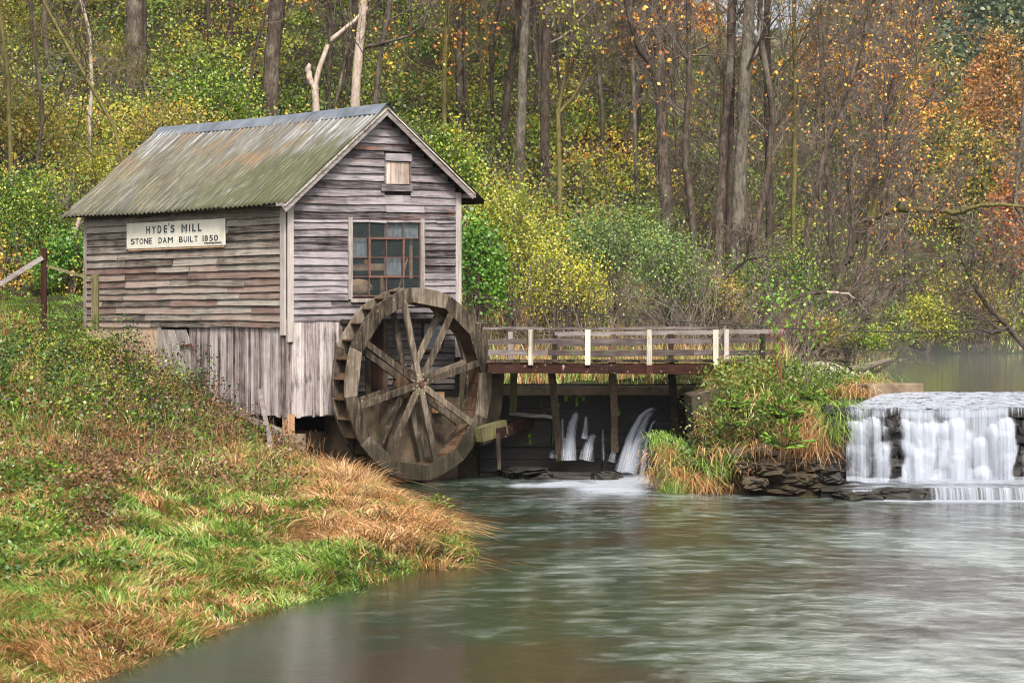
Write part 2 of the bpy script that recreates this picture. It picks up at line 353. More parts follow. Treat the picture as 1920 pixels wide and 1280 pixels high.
def roof_mat():
    m, t, n, l = newmat("corrugated_iron")
    st = noise(n, l, mapped(n, l, (.5, 15, .5)), 1, 7, .75)
    st2 = noise(n, l, mapped(n, l, (.9, 5, .9)), 1, 6, .7)
    fine = noise(n, l, mapped(n, l, (1.6, 36, 1.6)), 1, 7, .75)
    big = noise(n, l, mapped(n, l, (.5, .55, .5)), 1, 5, .6, .4)
    base = ramp(n, [(.36, (.04, .035, .03)), (.46, (.085, .078, .07)), (.55, (.19, .185, .18)), (.67, (.40, .41, .44))]); l.new(st.outputs[0], base.inputs[0])
    tc = n.new("ShaderNodeTexCoord"); sp = n.new("ShaderNodeSeparateXYZ"); l.new(tc.outputs['Object'], sp.inputs[0])
    hz = sstep(n, l, sp.outputs[2], 9.0, 7.2); lft = sstep(n, l, sp.outputs[1], -.5, 5.5)
    sv = mth(n, l, 'ADD', mth(n, l, 'MULTIPLY', st.outputs[0], .5), mth(n, l, 'MULTIPLY', st2.outputs[0], .5))
    # olive grime everywhere except high and at the gable end
    gr = mth(n, l, 'ADD', sv, mth(n, l, 'MULTIPLY', hz, .13)); gr = mth(n, l, 'ADD', gr, mth(n, l, 'MULTIPLY', mth(n, l, 'SUBTRACT', big.outputs[0], .5), .5)); gr = mth(n, l, 'ADD', gr, mth(n, l, 'MULTIPLY', lft, .05))
    gcol = ramp(n, [(.38, (.018, .015, .007)), (.50, (.055, .048, .018)), (.64, (.165, .15, .08))]); l.new(fine.outputs[0], gcol.inputs[0])
    col = mixc(n, l, mth(n, l, 'MULTIPLY', sstep(n, l, gr, .53, .66), .8), base.outputs[0], gcol.outputs[0])
    # rust
    ru = mth(n, l, 'ADD', mth(n, l, 'MULTIPLY', big.outputs[0], .6), mth(n, l, 'MULTIPLY', sv, .5))
    rb = mth(n, l, 'MULTIPLY', sstep(n, l, ru, .57, .64), mth(n, l, 'MULTIPLY', sstep(n, l, sp.outputs[2], 7.2, 7.7), .55))
    col = mixc(n, l, rb, col, (.17, .085, .035))
    # dense moss band low at the gable end
    mo = mth(n, l, 'ADD', mth(n, l, 'MULTIPLY', sv, .8), mth(n, l, 'MULTIPLY', hz, .25)); mo = mth(n, l, 'SUBTRACT', mo, mth(n, l, 'MULTIPLY', lft, .16)); mo = mth(n, l, 'ADD', mo, mth(n, l, 'MULTIPLY', mth(n, l, 'SUBTRACT', big.outputs[0], .5), -.35))
    mcol = ramp(n, [(.38, (.016, .019, .004)), (.62, (.060, .066, .016))]); l.new(fine.outputs[0], mcol.inputs[0])
    col = mixc(n, l, mth(n, l, 'MULTIPLY', sstep(n, l, mo, .50, .60), .9), col, mcol.outputs[0])
    fl = noise(n, l, mapped(n, l, (2.2, 40, 2.2)), 1, 3, .6)
    col = mixc(n, l, mth(n, l, 'MULTIPLY', sstep(n, l, fl.outputs[0], .60, .68), .35), col, (.33, .32, .26))
    deb = noise(n, l, mapped(n, l, (1.6, 5, 1.6)), 1, 9, .8)
    dm = mth(n, l, 'MULTIPLY', sstep(n, l, deb.outputs[0], .58, .63), mth(n, l, 'MULTIPLY', lft, mth(n, l, 'MULTIPLY', hz, .85)))
    col = mixc(n, l, dm, col, (.030, .018, .013))
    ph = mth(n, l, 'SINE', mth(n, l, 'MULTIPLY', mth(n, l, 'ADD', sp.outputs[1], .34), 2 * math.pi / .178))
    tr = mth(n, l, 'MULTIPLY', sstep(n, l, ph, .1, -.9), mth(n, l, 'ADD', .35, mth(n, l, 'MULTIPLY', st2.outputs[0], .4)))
    col = mixc(n, l, tr, col, (.030, .026, .018))  # trough grime, painted dark to stand for the corrugation's weak shade
    finish(n, l, col, .6, fine.outputs[0], .2, .01, .35, .0); return m
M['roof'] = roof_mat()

def glass_mat():
    m, t, n, l = newmat("old_glass"); g = noise(n, l, mapped(n, l, (3, 3, 3)), 1, 5, .6)
    b = n.new("ShaderNodeBsdfPrincipled"); b.inputs['Base Color'].default_value = (.035, .045, .045, 1); b.inputs['Roughness'].default_value = .12
    b.inputs['Specular IOR Level'].default_value = .8
    tr = n.new("ShaderNodeBsdfTransparent"); mx = n.new("ShaderNodeMixShader"); o = n.new("ShaderNodeOutputMaterial")
    mx.inputs[0].default_value = .5; bp = n.new("ShaderNodeBump"); bp.inputs['Strength'].default_value = .05; l.new(g.outputs[0], bp.inputs['Height']); l.new(bp.outputs[0], b.inputs['Normal'])
    l.new(tr.outputs[0], mx.inputs[1]); l.new(b.outputs[0], mx.inputs[2]); l.new(mx.outputs[0], o.inputs[0]); return m
M['glass'] = glass_mat()

def leaf_mat(name, stops, trans=.27, patch=.0, patch_sc=.4):
    m, t, n, l = newmat(name); a = nd(n, "ShaderNodeAttribute", attribute_name="rnd")
    v = a.outputs['Fac']
    rp = ramp(n, stops); l.new(v, rp.inputs[0])
    d = n.new("ShaderNodeBsdfDiffuse"); tr = n.new("ShaderNodeBsdfTranslucent"); mx = n.new("ShaderNodeMixShader"); o = n.new("ShaderNodeOutputMaterial")
    l.new(rp.outputs[0], d.inputs[0]); l.new(rp.outputs[0], tr.inputs[0]); mx.inputs[0].default_value = trans
    gl = n.new("ShaderNodeBsdfGlossy"); gl.inputs['Roughness'].default_value = .45; gl.inputs[0].default_value = (.8, .8, .8, 1)
    mx2 = n.new("ShaderNodeMixShader"); mx2.inputs[0].default_value = .04
    l.new(d.outputs[0], mx.inputs[1]); l.new(tr.outputs[0], mx.inputs[2]); l.new(mx.outputs[0], mx2.inputs[1]); l.new(gl.outputs[0], mx2.inputs[2])
    l.new(mx2.outputs[0], o.inputs[0]); return m
G_DARK = [(0, (.025, .05, .012)), (.35, (.055, .105, .02)), (.7, (.11, .17, .03)), (1, (.20, .23, .04))]
M['leaf_green'] = leaf_mat("leaf_green", [(0, (.012, .030, .006)), (.3, (.045, .10, .011)), (.6, (.14, .235, .022)), (.85, (.32, .37, .035)), (1, (.50, .42, .05))])
M['leaf_yellow'] = leaf_mat("leaf_yellow_green", [(0, (.04, .06, .010)), (.3, (.16, .20, .022)), (.7, (.42, .42, .045)), (1, (.65, .48, .06))])
M['leaf_willow'] = leaf_mat("leaf_grey_green", [(0, (.02, .04, .012)), (.4, (.08, .15, .04)), (.75, (.19, .27, .065)), (1, (.34, .38, .09))])
M['leaf_orange'] = leaf_mat("leaf_orange", [(0, (.42, .14, .03)), (.35, (.68, .22, .03)), (.7, (.75, .36, .04)), (1, (.65, .55, .08))])
M['leaf_amber'] = leaf_mat("leaf_amber", [(0, (.10, .06, .02)), (.4, (.34, .15, .04)), (.75, (.46, .26, .06)), (1, (.42, .36, .09))])
M['leaf_red'] = leaf_mat("leaf_rust_red", [(0, (.20, .05, .02)), (.5, (.42, .13, .04)), (1, (.50, .26, .06))])
M['leaf_olive'] = leaf_mat("leaf_olive_gold", [(0, (.04, .055, .014)), (.4, (.17, .18, .035)), (.75, (.42, .33, .05)), (1, (.60, .28, .05))])
M['under'] = leaf_mat("undergrowth", [(0, (.04, .028, .018)), (.14, (.14, .10, .055)), (.26, (.03, .05, .010)), (.5, (.12, .19, .022)), (.72, (.28, .34, .035)), (.9, (.50, .42, .05)), (1, (.60, .28, .05))])
M['grass'] = leaf_mat("green_grass", [(0, (.020, .045, .006)), (.35, (.09, .175, .018)), (.7, (.23, .36, .05)), (1, (.48, .55, .20))], .3)
M['dry'] = leaf_mat("dry_grass", [(0, (.055, .025, .010)), (.3, (.24, .105, .035)), (.65, (.52, .28, .105)), (1, (.74, .54, .30))], .3)
M['bankleaf'] = leaf_mat("bank_leaf", [(0, (.035, .03, .012)), (.25, (.05, .085, .015)), (.5, (.10, .16, .025)), (.75, (.22, .24, .035)), (.9, (.30, .16, .05)), (1, (.22, .07, .03))])
M['lush'] = leaf_mat("lush_leaf", [(0, (.045, .12, .015)), (.5, (.11, .25, .025)), (1, (.26, .36, .04))], .3)
M['brownweed'] = leaf_mat("brown_weed", [(0, (.04, .022, .012)), (.5, (.13, .065, .03)), (1, (.30, .16, .07))], .2)
M['flower'] = leaf_mat("yellow_flower", [(0, (.50, .35, .03)), (1, (.65, .50, .05))], .2)

def bark(name, stops, lich=(.20, .20, .15), la=.35):
    m, t, n, l = newmat(name); g = noise(n, l, mapped(n, l, (11, 11, 3.5)), 1, 9, .8); g2 = noise(n, l, mapped(n, l, (1.3, 1.3, 1.0)), 1, 6, .65)
    rp = ramp(n, stops); v = mth(n, l, 'ADD', mth(n, l, 'MULTIPLY', g.outputs[0], .7), mth(n, l, 'MULTIPLY', g2.outputs[0], .3)); l.new(v, rp.inputs[0])
    col = mixc(n, l, mth(n, l, 'MULTIPLY', sstep(n, l, g2.outputs[0], .52, .66), la), rp.outputs[0], lich)
    finish(n, l, col, .92, g.outputs[0], .8, .05, .15); return m
M['bark'] = bark("bark_greybrown", [(.38, (.014, .010, .008)), (.50, (.070, .052, .040)), (.62, (.17, .135, .105))])
M['bark_dark'] = bark("bark_dark", [(.38, (.012, .008, .006)), (.50, (.055, .040, .032)), (.64, (.13, .10, .08))], (.10, .12, .05), .3)
M['bark_grey'] = bark("bark_lichen_grey", [(.38, (.022, .018, .014)), (.50, (.095, .080, .062)), (.62, (.20, .175, .14))], (.15, .165, .11), .5)
M['bark_pale'] = bark("bark_dead_pale", [(.35, (.16, .11, .085)), (.52, (.38, .30, .25)), (.68, (.56, .48, .42))], (.28, .20, .15), .3)
M['bark_olive'] = bark("bark_mossy", [(.35, (.04, .035, .012)), (.52, (.12, .10, .035)), (.68, (.22, .19, .08))], (.16, .17, .04), .5)
M['twig'] = plain("twig_bark", (.045, .034, .028), (.21, .17, .14), 3, .95, 0, None, .05)
M['twig_red'] = plain("twig_red", (.12, .03, .03), (.22, .07, .06), 3, .8, 0)

def ground_mat():
    m, t, n, l = newmat("soil_and_litter"); g = noise(n, l, mapped(n, l, (1, 1, 1)), 5, 9, .75); g2 = noise(n, l, mapped(n, l, (1, 1, 1)), .35, 5, .6)
    rp = ramp(n, [(.3, (.010, .007, .004)), (.55, (.040, .027, .016)), (.8, (.10, .07, .042))]); l.new(g.outputs[0], rp.inputs[0])
    col = mixc(n, l, mth(n, l, 'MULTIPLY', sstep(n, l, g2.outputs[0], .45, .62), .6), rp.outputs[0], (.022, .040, .009))
    finish(n, l, col, .95, g.outputs[0], .8, .08, .1); return m
M['ground'] = ground_mat()

def water_mat(name, c, rough, bs, foam=.0, scale=(1, 1, 1), wave=1.0, attr=False):
    m, t, n, l = newmat(name)
    wv = noise(n, l, mapped(n, l, scale), wave, 6, .6, .25)
    b = n.new("ShaderNodeBsdfPrincipled"); o = n.new("ShaderNodeOutputMaterial")
    b.inputs['Roughness'].default_value = rough; b.inputs['Specular IOR Level'].default_value = .5; b.inputs['IOR'].default_value = 1.33
    bp = n.new("ShaderNodeBump"); bp.inputs['Strength'].default_value = bs; bp.inputs['Distance'].default_value = .1
    col = c
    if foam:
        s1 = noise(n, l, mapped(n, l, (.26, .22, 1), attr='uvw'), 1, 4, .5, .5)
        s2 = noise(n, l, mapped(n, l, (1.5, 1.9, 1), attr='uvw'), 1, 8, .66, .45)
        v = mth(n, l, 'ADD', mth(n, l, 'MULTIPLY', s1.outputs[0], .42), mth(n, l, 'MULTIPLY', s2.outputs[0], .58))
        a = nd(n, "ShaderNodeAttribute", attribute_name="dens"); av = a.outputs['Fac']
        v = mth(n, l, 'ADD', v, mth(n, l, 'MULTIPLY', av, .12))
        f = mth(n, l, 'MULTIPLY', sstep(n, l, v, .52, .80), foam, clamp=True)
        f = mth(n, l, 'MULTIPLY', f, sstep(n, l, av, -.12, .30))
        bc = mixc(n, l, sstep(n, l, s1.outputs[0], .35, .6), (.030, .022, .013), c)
        col = mixc(n, l, f, bc, (.55, .58, .56))  # pale foam tone, which also carries the painted sky reflection
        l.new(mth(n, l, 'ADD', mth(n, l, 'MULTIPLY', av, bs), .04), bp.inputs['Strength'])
    if isinstance(col, tuple): b.inputs['Base Color'].default_value = (*col, 1)
    else: l.new(col, b.inputs['Base Color'])
    l.new(wv.outputs[0], bp.inputs['Height']); l.new(bp.outputs[0], b.inputs['Normal']); l.new(b.outputs[0], o.inputs[0]); return m
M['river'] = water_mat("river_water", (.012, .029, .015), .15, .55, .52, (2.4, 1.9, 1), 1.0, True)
M['pond'] = water_mat("pond_water", (.05, .058, .045), .09, .04, .0, (.8, .5, 1), 1.0)

def white_water(name, sx, sy, lo, hi, amax=.95, kd=.8):
    """thin falling water: streaky, see-through; uvw.x across (m), uvw.y along (m), dens per point"""
    m, t, n, l = newmat(name)
    st = noise(n, l, mapped(n, l, (sx, sy, 1), attr="uvw"), 1, 5, .6, .15)
    st2 = noise(n, l, mapped(n, l, (sx * 4, sy * 1.2, 1), attr="uvw"), 1, 4, .6)
    a = nd(n, "ShaderNodeAttribute", attribute_name="dens")
    v = mth(n, l, 'ADD', mth(n, l, 'MULTIPLY', st.outputs[0], .65), mth(n, l, 'MULTIPLY', st2.outputs[0], .35))
    v = mth(n, l, 'ADD', v, mth(n, l, 'MULTIPLY', mth(n, l, 'SUBTRACT', a.outputs['Fac'], .5), kd))
    al = mth(n, l, 'MULTIPLY', sstep(n, l, v, lo, hi), amax)
    al = mth(n, l, 'MULTIPLY', al, sstep(n, l, a.outputs['Fac'], 0.0, .25))
    d = n.new("ShaderNodeBsdfDiffuse"); d.inputs[0].default_value = (.47, .50, .57, 1)
    tl = n.new("ShaderNodeBsdfTranslucent"); tl.inputs[0].default_value = (.47, .50, .57, 1)
    m1 = n.new("ShaderNodeMixShader"); m1.inputs[0].default_value = .35; l.new(d.outputs[0], m1.inputs[1]); l.new(tl.outputs[0], m1.inputs[2])
    tr = n.new("ShaderNodeBsdfTransparent"); mx = n.new("ShaderNodeMixShader"); o = n.new("ShaderNodeOutputMaterial")
    l.new(al, mx.inputs[0]); l.new(tr.outputs[0], mx.inputs[1]); l.new(m1.outputs[0], mx.inputs[2]); l.new(mx.outputs[0], o.inputs[0]); return m
M['fall'] = white_water("falling_water", 5.5, .30, .36, .84, .93, .62)
M['jet'] = white_water("jet_water", 22, .5, .30, .90, .85, .7)
M['foam'] = white_water("foam_water", 1.4, 3.2, .40, .70, .96)

# ------------------------------------------------------------------ terrain
COLS = {
 -600: [(0, 1), (20, .9), (30, 1.2), (40, 2.), (50, 3.2), (60, 4.), (68, 4.5), (75, 5), (85, 10), (105, 18.5), (150, 34), (220, 45)],
 0: [(0, .3), (24, .12), (30, .42), (35, .72), (40, 1.2), (45, 1.85), (50, 2.6), (55, 3.3), (60, 3.85), (64, 4.2), (70, 4.5), (74, 4.8), (85, 9.3), (105, 18.2), (150, 33), (220, 42)],
 200: [(0, .2), (25, .1), (30, .3), (35, .6), (40, 1.), (45, 1.45), (50, 2.0), (54, 2.6), (58, 3.1), (62, 3.7), (66, 4.2), (72, 4.5), (85, 9.2), (105, 18), (150, 32), (220, 40)],
 350: [(0, .2), (29, .1), (35, .42), (40, .7), (45, 1.05), (50, 1.5), (53, 1.75), (56, 2.1), (60, 2.6), (66, 3.9), (72, 4.3), (85, 8.9), (105, 17.5), (150, 31), (220, 38)],
 520: [(0, .2), (30, .1), (35, .3), (40, .5), (45, .6), (50, .75), (53, .8), (57, 1.2), (62, 2.5), (68, 3.8), (74, 4.4), (86, 8.8), (108, 17.5), (150, 30), (220, 36)],
 700: [(0, .2), (33, .1), (37, .35), (40, .42), (45, .35), (50, .3), (54, .2), (58, .6), (62, 2.2), (68, 3.6), (76, 4.3), (88, 8.7), (110, 17.5), (150, 29), (220, 34)],
 850: [(0, .2), (36, .1), (38, .3), (42, .25), (54, .2), (58.2, 2.0), (64, 2.8), (70, 3.4), (78, 5), (88, 8.3), (115, 18.5), (150, 28), (220, 32)],
 1100: [(0, .2), (50, .2), (58.2, 2.2), (64, 2.7), (70, 3.2), (78, 4.8), (88, 7.6), (118, 18.5), (150, 24), (220, 26)],
 1300: [(0, .2), (50, .2), (51.9, .5), (52.6, 1.3), (53.6, 2.15), (55, 2.5), (58, 2.55), (64, 2.6), (75, 3.1), (85, 5.), (100, 10), (125, 18.2), (160, 20), (220, 20)],
 1450: [(0, .2), (50, .1), (51.2, .4), (52., 1.2), (52.8, 1.95), (53.8, 2.35), (55, 2.5), (60, 2.5), (70, 2.65), (80, 3.2), (92, 6), (125, 17.5), (150, 19), (220, 19)],
 1600: [(0, .2), (50.5, .2), (52, 1.2), (53.3, 2.25), (60, 2.42), (75, 2.55), (90, 3.2), (105, 6), (130, 13.5), (150, 17.5), (200, 19), (220, 19)],
 1700: [(0, .2), (53, 2.3), (110, 2.4), (118, 2.7), (126, 4.5), (150, 11), (180, 16), (220, 18)],
 1920: [(0, .2), (53, 2.3), (125, 2.4), (132, 3), (160, 7.5), (200, 12), (250, 13)],
 2600: [(0, .2), (53, 2.3), (126, 2.4), (135, 3), (200, 9), (250, 11)]}
CK = sorted(COLS)
RIVER = np.array([(-9, -10), (-7.5, 8), (-6, 15), (-4.7, 22), (-4.23, 24.5), (-3.76, 27.1), (-3.3, 29.3), (-2.75, 31.4), (-1.97, 33.4), (-1.29, 35.6), (-.62, 36.7), (-.45, 38.2),
                  (-.68, 39.9), (-1.36, 44), (-2.1, 48.5), (-3.0, 51.5), (-3.7, 53), (-4.1, 54.5), (-1.2, 57.3), (-.8, 58.25), (4.5, 58.25), (4.35, 57), (4.25, 55), (4.15, 53.5), (3.45, 53.2), (3.3, 52.6),
                  (4.0, 51.7), (5.17, 51.4), (5.9, 50.7), (6.9, 50.7), (7.2, 51.6), (40, 51.6), (90, 50), (90, -10)])
POND = np.array([(7.6, 52.4), (8.2, 54.5), (9, 60), (12.9, 81), (16.5, 100), (20, 116), (30, 124), (45, 127), (120, 128), (120, 52.4)])
def sd_poly(x, y, P):
    """signed distance, negative inside"""
    x = np.asarray(x, float); y = np.asarray(y, float); d = np.full(x.shape, 1e9); ins = np.zeros(x.shape, bool)
    for i in range(len(P)):
        ax, ay = P[i]; bx, by = P[(i + 1) % len(P)]; ex, ey = bx - ax, by - ay
        t = np.clip(((x - ax) * ex + (y - ay) * ey) / (ex * ex + ey * ey), 0, 1)
        d = np.minimum(d, np.hypot(x - ax - t * ex, y - ay - t * ey))
        c = (ay > y) != (by > y)
        with np.errstate(divide='ignore', invalid='ignore'): xi = ax + (y - ay) * ex / (ey if ey else 1e-9)
        ins ^= c & (x < xi)
    return np.where(ins, -d, d)
def lump(x, y): return (np.sin(x * 1.7 + 1.3 * np.sin(y * .9)) * np.cos(y * 1.3 + np.sin(x * .7)) + .5 * np.sin(x * 4.1 + y * 2.3) * np.cos(y * 3.7 - x))
def height(x, y):
    x = np.asarray(x, float); y = np.asarray(y, float); Y = np.maximum(y, 3.0)
    px = np.clip(CX + x / Y * F, -600, 2600)
    tab = np.stack([np.interp(Y, [q[0] for q in COLS[k]], [q[1] for q in COLS[k]]) for k in CK], 0)
    i = np.clip(np.searchsorted(CK, px, side='right') - 1, 0, len(CK) - 2); ck = np.array(CK, float)
    f = (px - ck[i]) / (ck[i + 1] - ck[i]); f = f * f * (3 - 2 * f)
    tf = tab.reshape(len(CK), -1); fi = i.ravel(); ar = np.arange(fi.size)
    h = (tf[fi, ar] * (1 - f.ravel()) + tf[fi + 1, ar] * f.ravel()).reshape(x.shape)
    h = h + lump(x, y) * np.interp(y, [64, 74], [.06, .35]) * np.interp(px, [1400, 1500, 1700], [1, .4, .4]) + np.where((x < 0) & (y > 26) & (y < 58), .09 * np.sin(x * 2.9 + 2 * np.sin(y * .8)) * np.sin(y * 1.1 + x), 0)
    h = np.where((x < 4.15) & (x > 2.5) & (y < 53.7) & (y > 50), np.minimum(h, .62 + .12 * np.sin(x * 5)), h)
    dr = sd_poly(x, y, RIVER); dp = sd_poly(x, y, POND)
    sh = np.clip(dr / np.where(x > -1.1, .35, .9), 0, 1); sh = sh * sh * (3 - 2 * sh)
    h = np.where(dr < 0, np.maximum(-.08 + dr * .35, -1.2), h * sh - .08 * (1 - sh))
    h = np.where((x > 7.2 + .5 * np.clip(y - 51.5, 0, 3)) & (y > 50.4) & (y < 53.6), np.minimum(h, .9), h)
    h = np.where(dp < 1.0, np.minimum(h, 2.24 + dp * .25), h); h = np.where(dp < 0, np.maximum(2.12 + dp * .4, .8), h)
    return h
def ground_hit(px, py, y0=60, y1=240):
    """distance at which the view column (px,py) meets the ground"""
    Y = np.linspace(y0, y1, 900); X = (px - CX) / F * Y; z = CZ - (py - HY) / F * Y
    k = np.argmax(height(X, Y) >= z); return float(Y[k]) if k else y1

def axis_pts(segs):
    out = [segs[0][0]]
    for a, b, s in segs: out += list(np.linspace(a, b, max(1, int(round((b - a) / s))) + 1)[1:])
    return np.array(out)
gx = axis_pts([(-900, -60, 60), (-60, -16, 2), (-16, 12, .25), (12, 34, 1), (34, 80, 3), (80, 900, 80)])
gy = axis_pts([(-60, 14, 4), (14, 64, .25), (64, 130, 1), (130, 260, 5), (260, 1400, 80)])
GX, GY = np.meshgrid(gx, gy); GZ = height(GX, GY)
GZ = np.where((GY < 64) & (GY > 14) & (np.abs(GX) < 16), GZ + .03 * np.sin(GX * 9 + GY * 3) * np.cos(GY * 8), GZ)
idx = np.arange(GX.size).reshape(GX.shape)
Fg = np.stack([idx[:-1, :-1], idx[:-1, 1:], idx[1:, 1:], idx[1:, :-1]], -1).reshape(-1, 4)
tag(link("ground", np_mesh("ground", np.stack([GX, GY, GZ], -1).reshape(-1, 3), Fg, smooth=True), M['ground']), kind='structure')

# water sheets
def sheet(name, mat, xs, ys, zf, densf=None, **kw):
    X, Y = np.meshgrid(xs, ys); Z = zf(X, Y); i = np.arange(X.size).reshape(X.shape)
    Fq = np.stack([i[:-1, :-1], i[:-1, 1:], i[1:, 1:], i[1:, :-1]], -1).reshape(-1, 4)
    V = np.stack([X, Y, Z], -1).reshape(-1, 3)
    me = np_mesh(name, V, Fq, smooth=True, pt=None if densf is None else densf(X, Y).ravel(), uvw=np.stack([X, Y + .045 * (X - 3) ** 2 - .0006 * (X - 3) ** 4 * (np.abs(X) < 9), Z * 0], -1).reshape(-1, 3))
    return tag(link(name, me, mat), **kw)
def river_foam_sheen(X, Y):
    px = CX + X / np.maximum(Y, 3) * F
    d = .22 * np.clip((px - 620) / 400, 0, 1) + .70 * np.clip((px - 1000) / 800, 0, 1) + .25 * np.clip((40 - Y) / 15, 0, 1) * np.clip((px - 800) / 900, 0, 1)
    d += .45 * np.clip((px - 1250) / 600, 0, 1) * np.clip((47 - Y) / 14, 0, 1)  # near right gain paints the sky's reflection into the water colour
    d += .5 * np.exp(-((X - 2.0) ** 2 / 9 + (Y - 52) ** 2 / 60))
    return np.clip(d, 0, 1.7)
sheet("river", M['river'], np.r_[np.linspace(-12, 16, 130), np.linspace(17, 90, 40)], np.linspace(-10, 60, 150), lambda X, Y: X * 0, river_foam_sheen, kind='structure')
pv = [(x, y, 2.2) for x, y in [(7.3, 53.45), (7.3, 60), (12, 81), (15.5, 100), (18, 118), (30, 127), (45, 130), (140, 131), (140, 53.45)]]
me = bpy.data.meshes.new("pond"); me.from_pydata(pv, [], [tuple(range(len(pv)))[::-1]]); me.update()
if me.polygons[0].normal.z < 0: me.flip_normals()
tag(link("pond", me, M['pond']), kind='structure')

# far hazy hill on the right, another ridge behind
def far_hill(name, pts, Y0, Y1, seed):
    g = np.random.default_rng(seed); px = np.linspace(pts[0][0], pts[-1][0], 70); n = 26
    V = []
    for i, p in enumerate(px):
        top = np.interp(p, [q[0] for q in pts], [q[1] for q in pts])
        for j in range(n):
            f = j / (n - 1); Y = Y0 + (Y1 - Y0) * f; zt = CZ - (top - HY) / F * Y1
            z = zt * math.sin(min(1, f * 1.05) * math.pi / 2) + g.normal() * 1.0
            V.append(((p - CX) / F * Y, Y, z))
    i = np.arange(len(px) * n).reshape(len(px), n); Fq = np.stack([i[:-1, :-1], i[1:, :-1], i[1:, 1:], i[:-1, 1:]], -1).reshape(-1, 4)
    return tag(link(name, np_mesh(name, np.array(V), Fq, smooth=True), M['farhill']), kind='structure')
M['farhill'] = plain("far_woods", (.04, .045, .03), (.14, .11, .055), .12, .95, .3, ((.07, .09, .04), (.05, .05, .05), .5))
far_hill("far_hill", [(900, 260), (1300, 150), (1500, 90), (1640, 20), (1800, -40), (1920, -70), (2300, -60), (2900, 120)], 230, 420, 3)

# ------------------------------------------------------------------ the mill  (local x along gable, y along long side, z world height)
PHI = R(43); CORN = (-5.147, 53.55)
GW, SL = 5.3, 8.36
def warp(v):
    x, y, z = v
    k = min(max((z - 2.0) / 4.0, 0), 1)
    z += .024 * x * k                                   # the frame has settled towards the near corner
    z += -.05 * math.sin(math.pi * min(max(y / SL, 0), 1)) * (1 if z > 6.4 else 0) * .5
    return (x, y, z)
mill = empty("mill", (CORN[0], CORN[1], 0), PHI, "weathered grey wooden watermill with a mossy corrugated roof on the river bank", "mill")
def zrow(px, py, t): return None
EAVE_L, RIDGE_X, RIDGE_Z, EAVE_R = (-.32, 6.46), 2.72, 8.80, (5.86, 6.56)
def roof_z(x):
    if x <= RIDGE_X: return EAVE_L[1] + (x - EAVE_L[0]) / (RIDGE_X - EAVE_L[0]) * (RIDGE_Z - EAVE_L[1])
    return RIDGE_Z + (x - RIDGE_X) / (EAVE_R[0] - RIDGE_X) * (EAVE_R[1] - RIDGE_Z)
WIN = (1.90, 4.0, 4.36, 6.14)          # x0,x1,z0,z1 window
HAT = (2.92, 3.66, 6.96, 7.52)

def clap(mb, axis, z0, z1, sp, segs, paintf, outward=-1, base=0.0, sag=.012, splitp=.33):
    """weatherboards. axis 'x': wall on y=base facing -y; 'y': wall on x=base facing -x"""
    z = z0; row = 0
    while z < z1 - .02:
        h = sp * random.uniform(.9, 1.1); ztop = min(z + h, z1)
        for (a, b) in segs(z + .03, ztop):
            if b - a < .05: continue
            cuts = [a]; q = a
            while True:
                q += random.uniform(1.1, 3.4)
                if q > b - .5: break
                cuts.append(q)
            cuts.append(b)
            for c0, c1 in zip(cuts[:-1], cuts[1:]):
                r = random.random(); n = max(2, int((c1 - c0) / .18)); tilt = random.gauss(0, .006); ph = random.uniform(0, 6)
                out_b = random.uniform(.042, .064); vs = []
                wv = random.uniform(.0, 1) ** 2 * sag * 1.8
                for i in range(n + 1):
                    s_ = c0 + (c1 - c0) * i / n
                    if i == 0: s_ += .003
                    if i == n: s_ -= .003
                    dz = tilt * (s_ - (c0 + c1) / 2) + wv * math.sin(s_ * 2.3 + ph) + random.gauss(0, .0025)
                    zb = z + dz; zt = ztop + .035
                    for (off, zz) in ((.002, zt), (out_b, zb), (out_b - .018, zb - .001)):
                        vs.append((s_, -off, zz) if axis == 'x' else (-off, s_, zz))
                fs = []
                for i in range(n):
                    for k in range(2):
                        A = 3 * i + k; B = 3 * (i + 1) + k; fs.append((A, A + 1, B + 1, B) if axis == 'x' else (A, B, B + 1, A + 1))
                vs = [(v[0], v[1] + base, v[2]) if axis == 'x' else (v[0] + base, v[1], v[2]) for v in vs]
                mb.add(vs, fs, r, paintf(z, (c0 + c1) / 2))
        z = ztop; row += 1

# inner carcass: closed dark shell a little behind the boards
sh = MB()
def quad(mb, a, b, c, d, r=.5): mb.add([a, b, c, d], [(0, 1, 2, 3)], r)
i_ = .02
# long side sheathing, gable sheathing (with window hole), back walls
quad(sh, (i_, SL, 1.6), (i_, 0, 1.6), (i_, 0, roof_z(0) - .05), (i_, SL, roof_z(0) - .05))
def gpoly(x0, x1, z0, z1f): quad(sh, (x0, i_, z0), (x1, i_, z0), (x1, i_, z1f(x1)), (x0, i_, z1f(x0)))
rz = lambda x: roof_z(x) - .06
gpoly(.0, WIN[0], 2.0, rz); gpoly(WIN[1], GW, 2.0, rz); gpoly(WIN[0], WIN[1], 2.0, lambda x: WIN[2])
gpoly(WIN[0], RIDGE_X, WIN[3], rz) if False else None
quad(sh, (WIN[0], i_, WIN[3]), (RIDGE_X, i_, WIN[3]), (RIDGE_X, i_, rz(RIDGE_X)), (WIN[0], i_, rz(WIN[0])))
quad(sh, (RIDGE_X, i_, WIN[3]), (WIN[1], i_, WIN[3]), (WIN[1], i_, rz(WIN[1])), (RIDGE_X, i_, rz(RIDGE_X)))
sh.build("inner_sheathing", M['dark'], mill, warp)
bw = MB(); no = lambda z, s: 0.0
bw.add([(GW, 0, 1.6), (GW, SL, 1.6), (GW, SL, roof_z(GW) - .05), (GW, 0, roof_z(GW) - .05)], [(0, 1, 2, 3)])
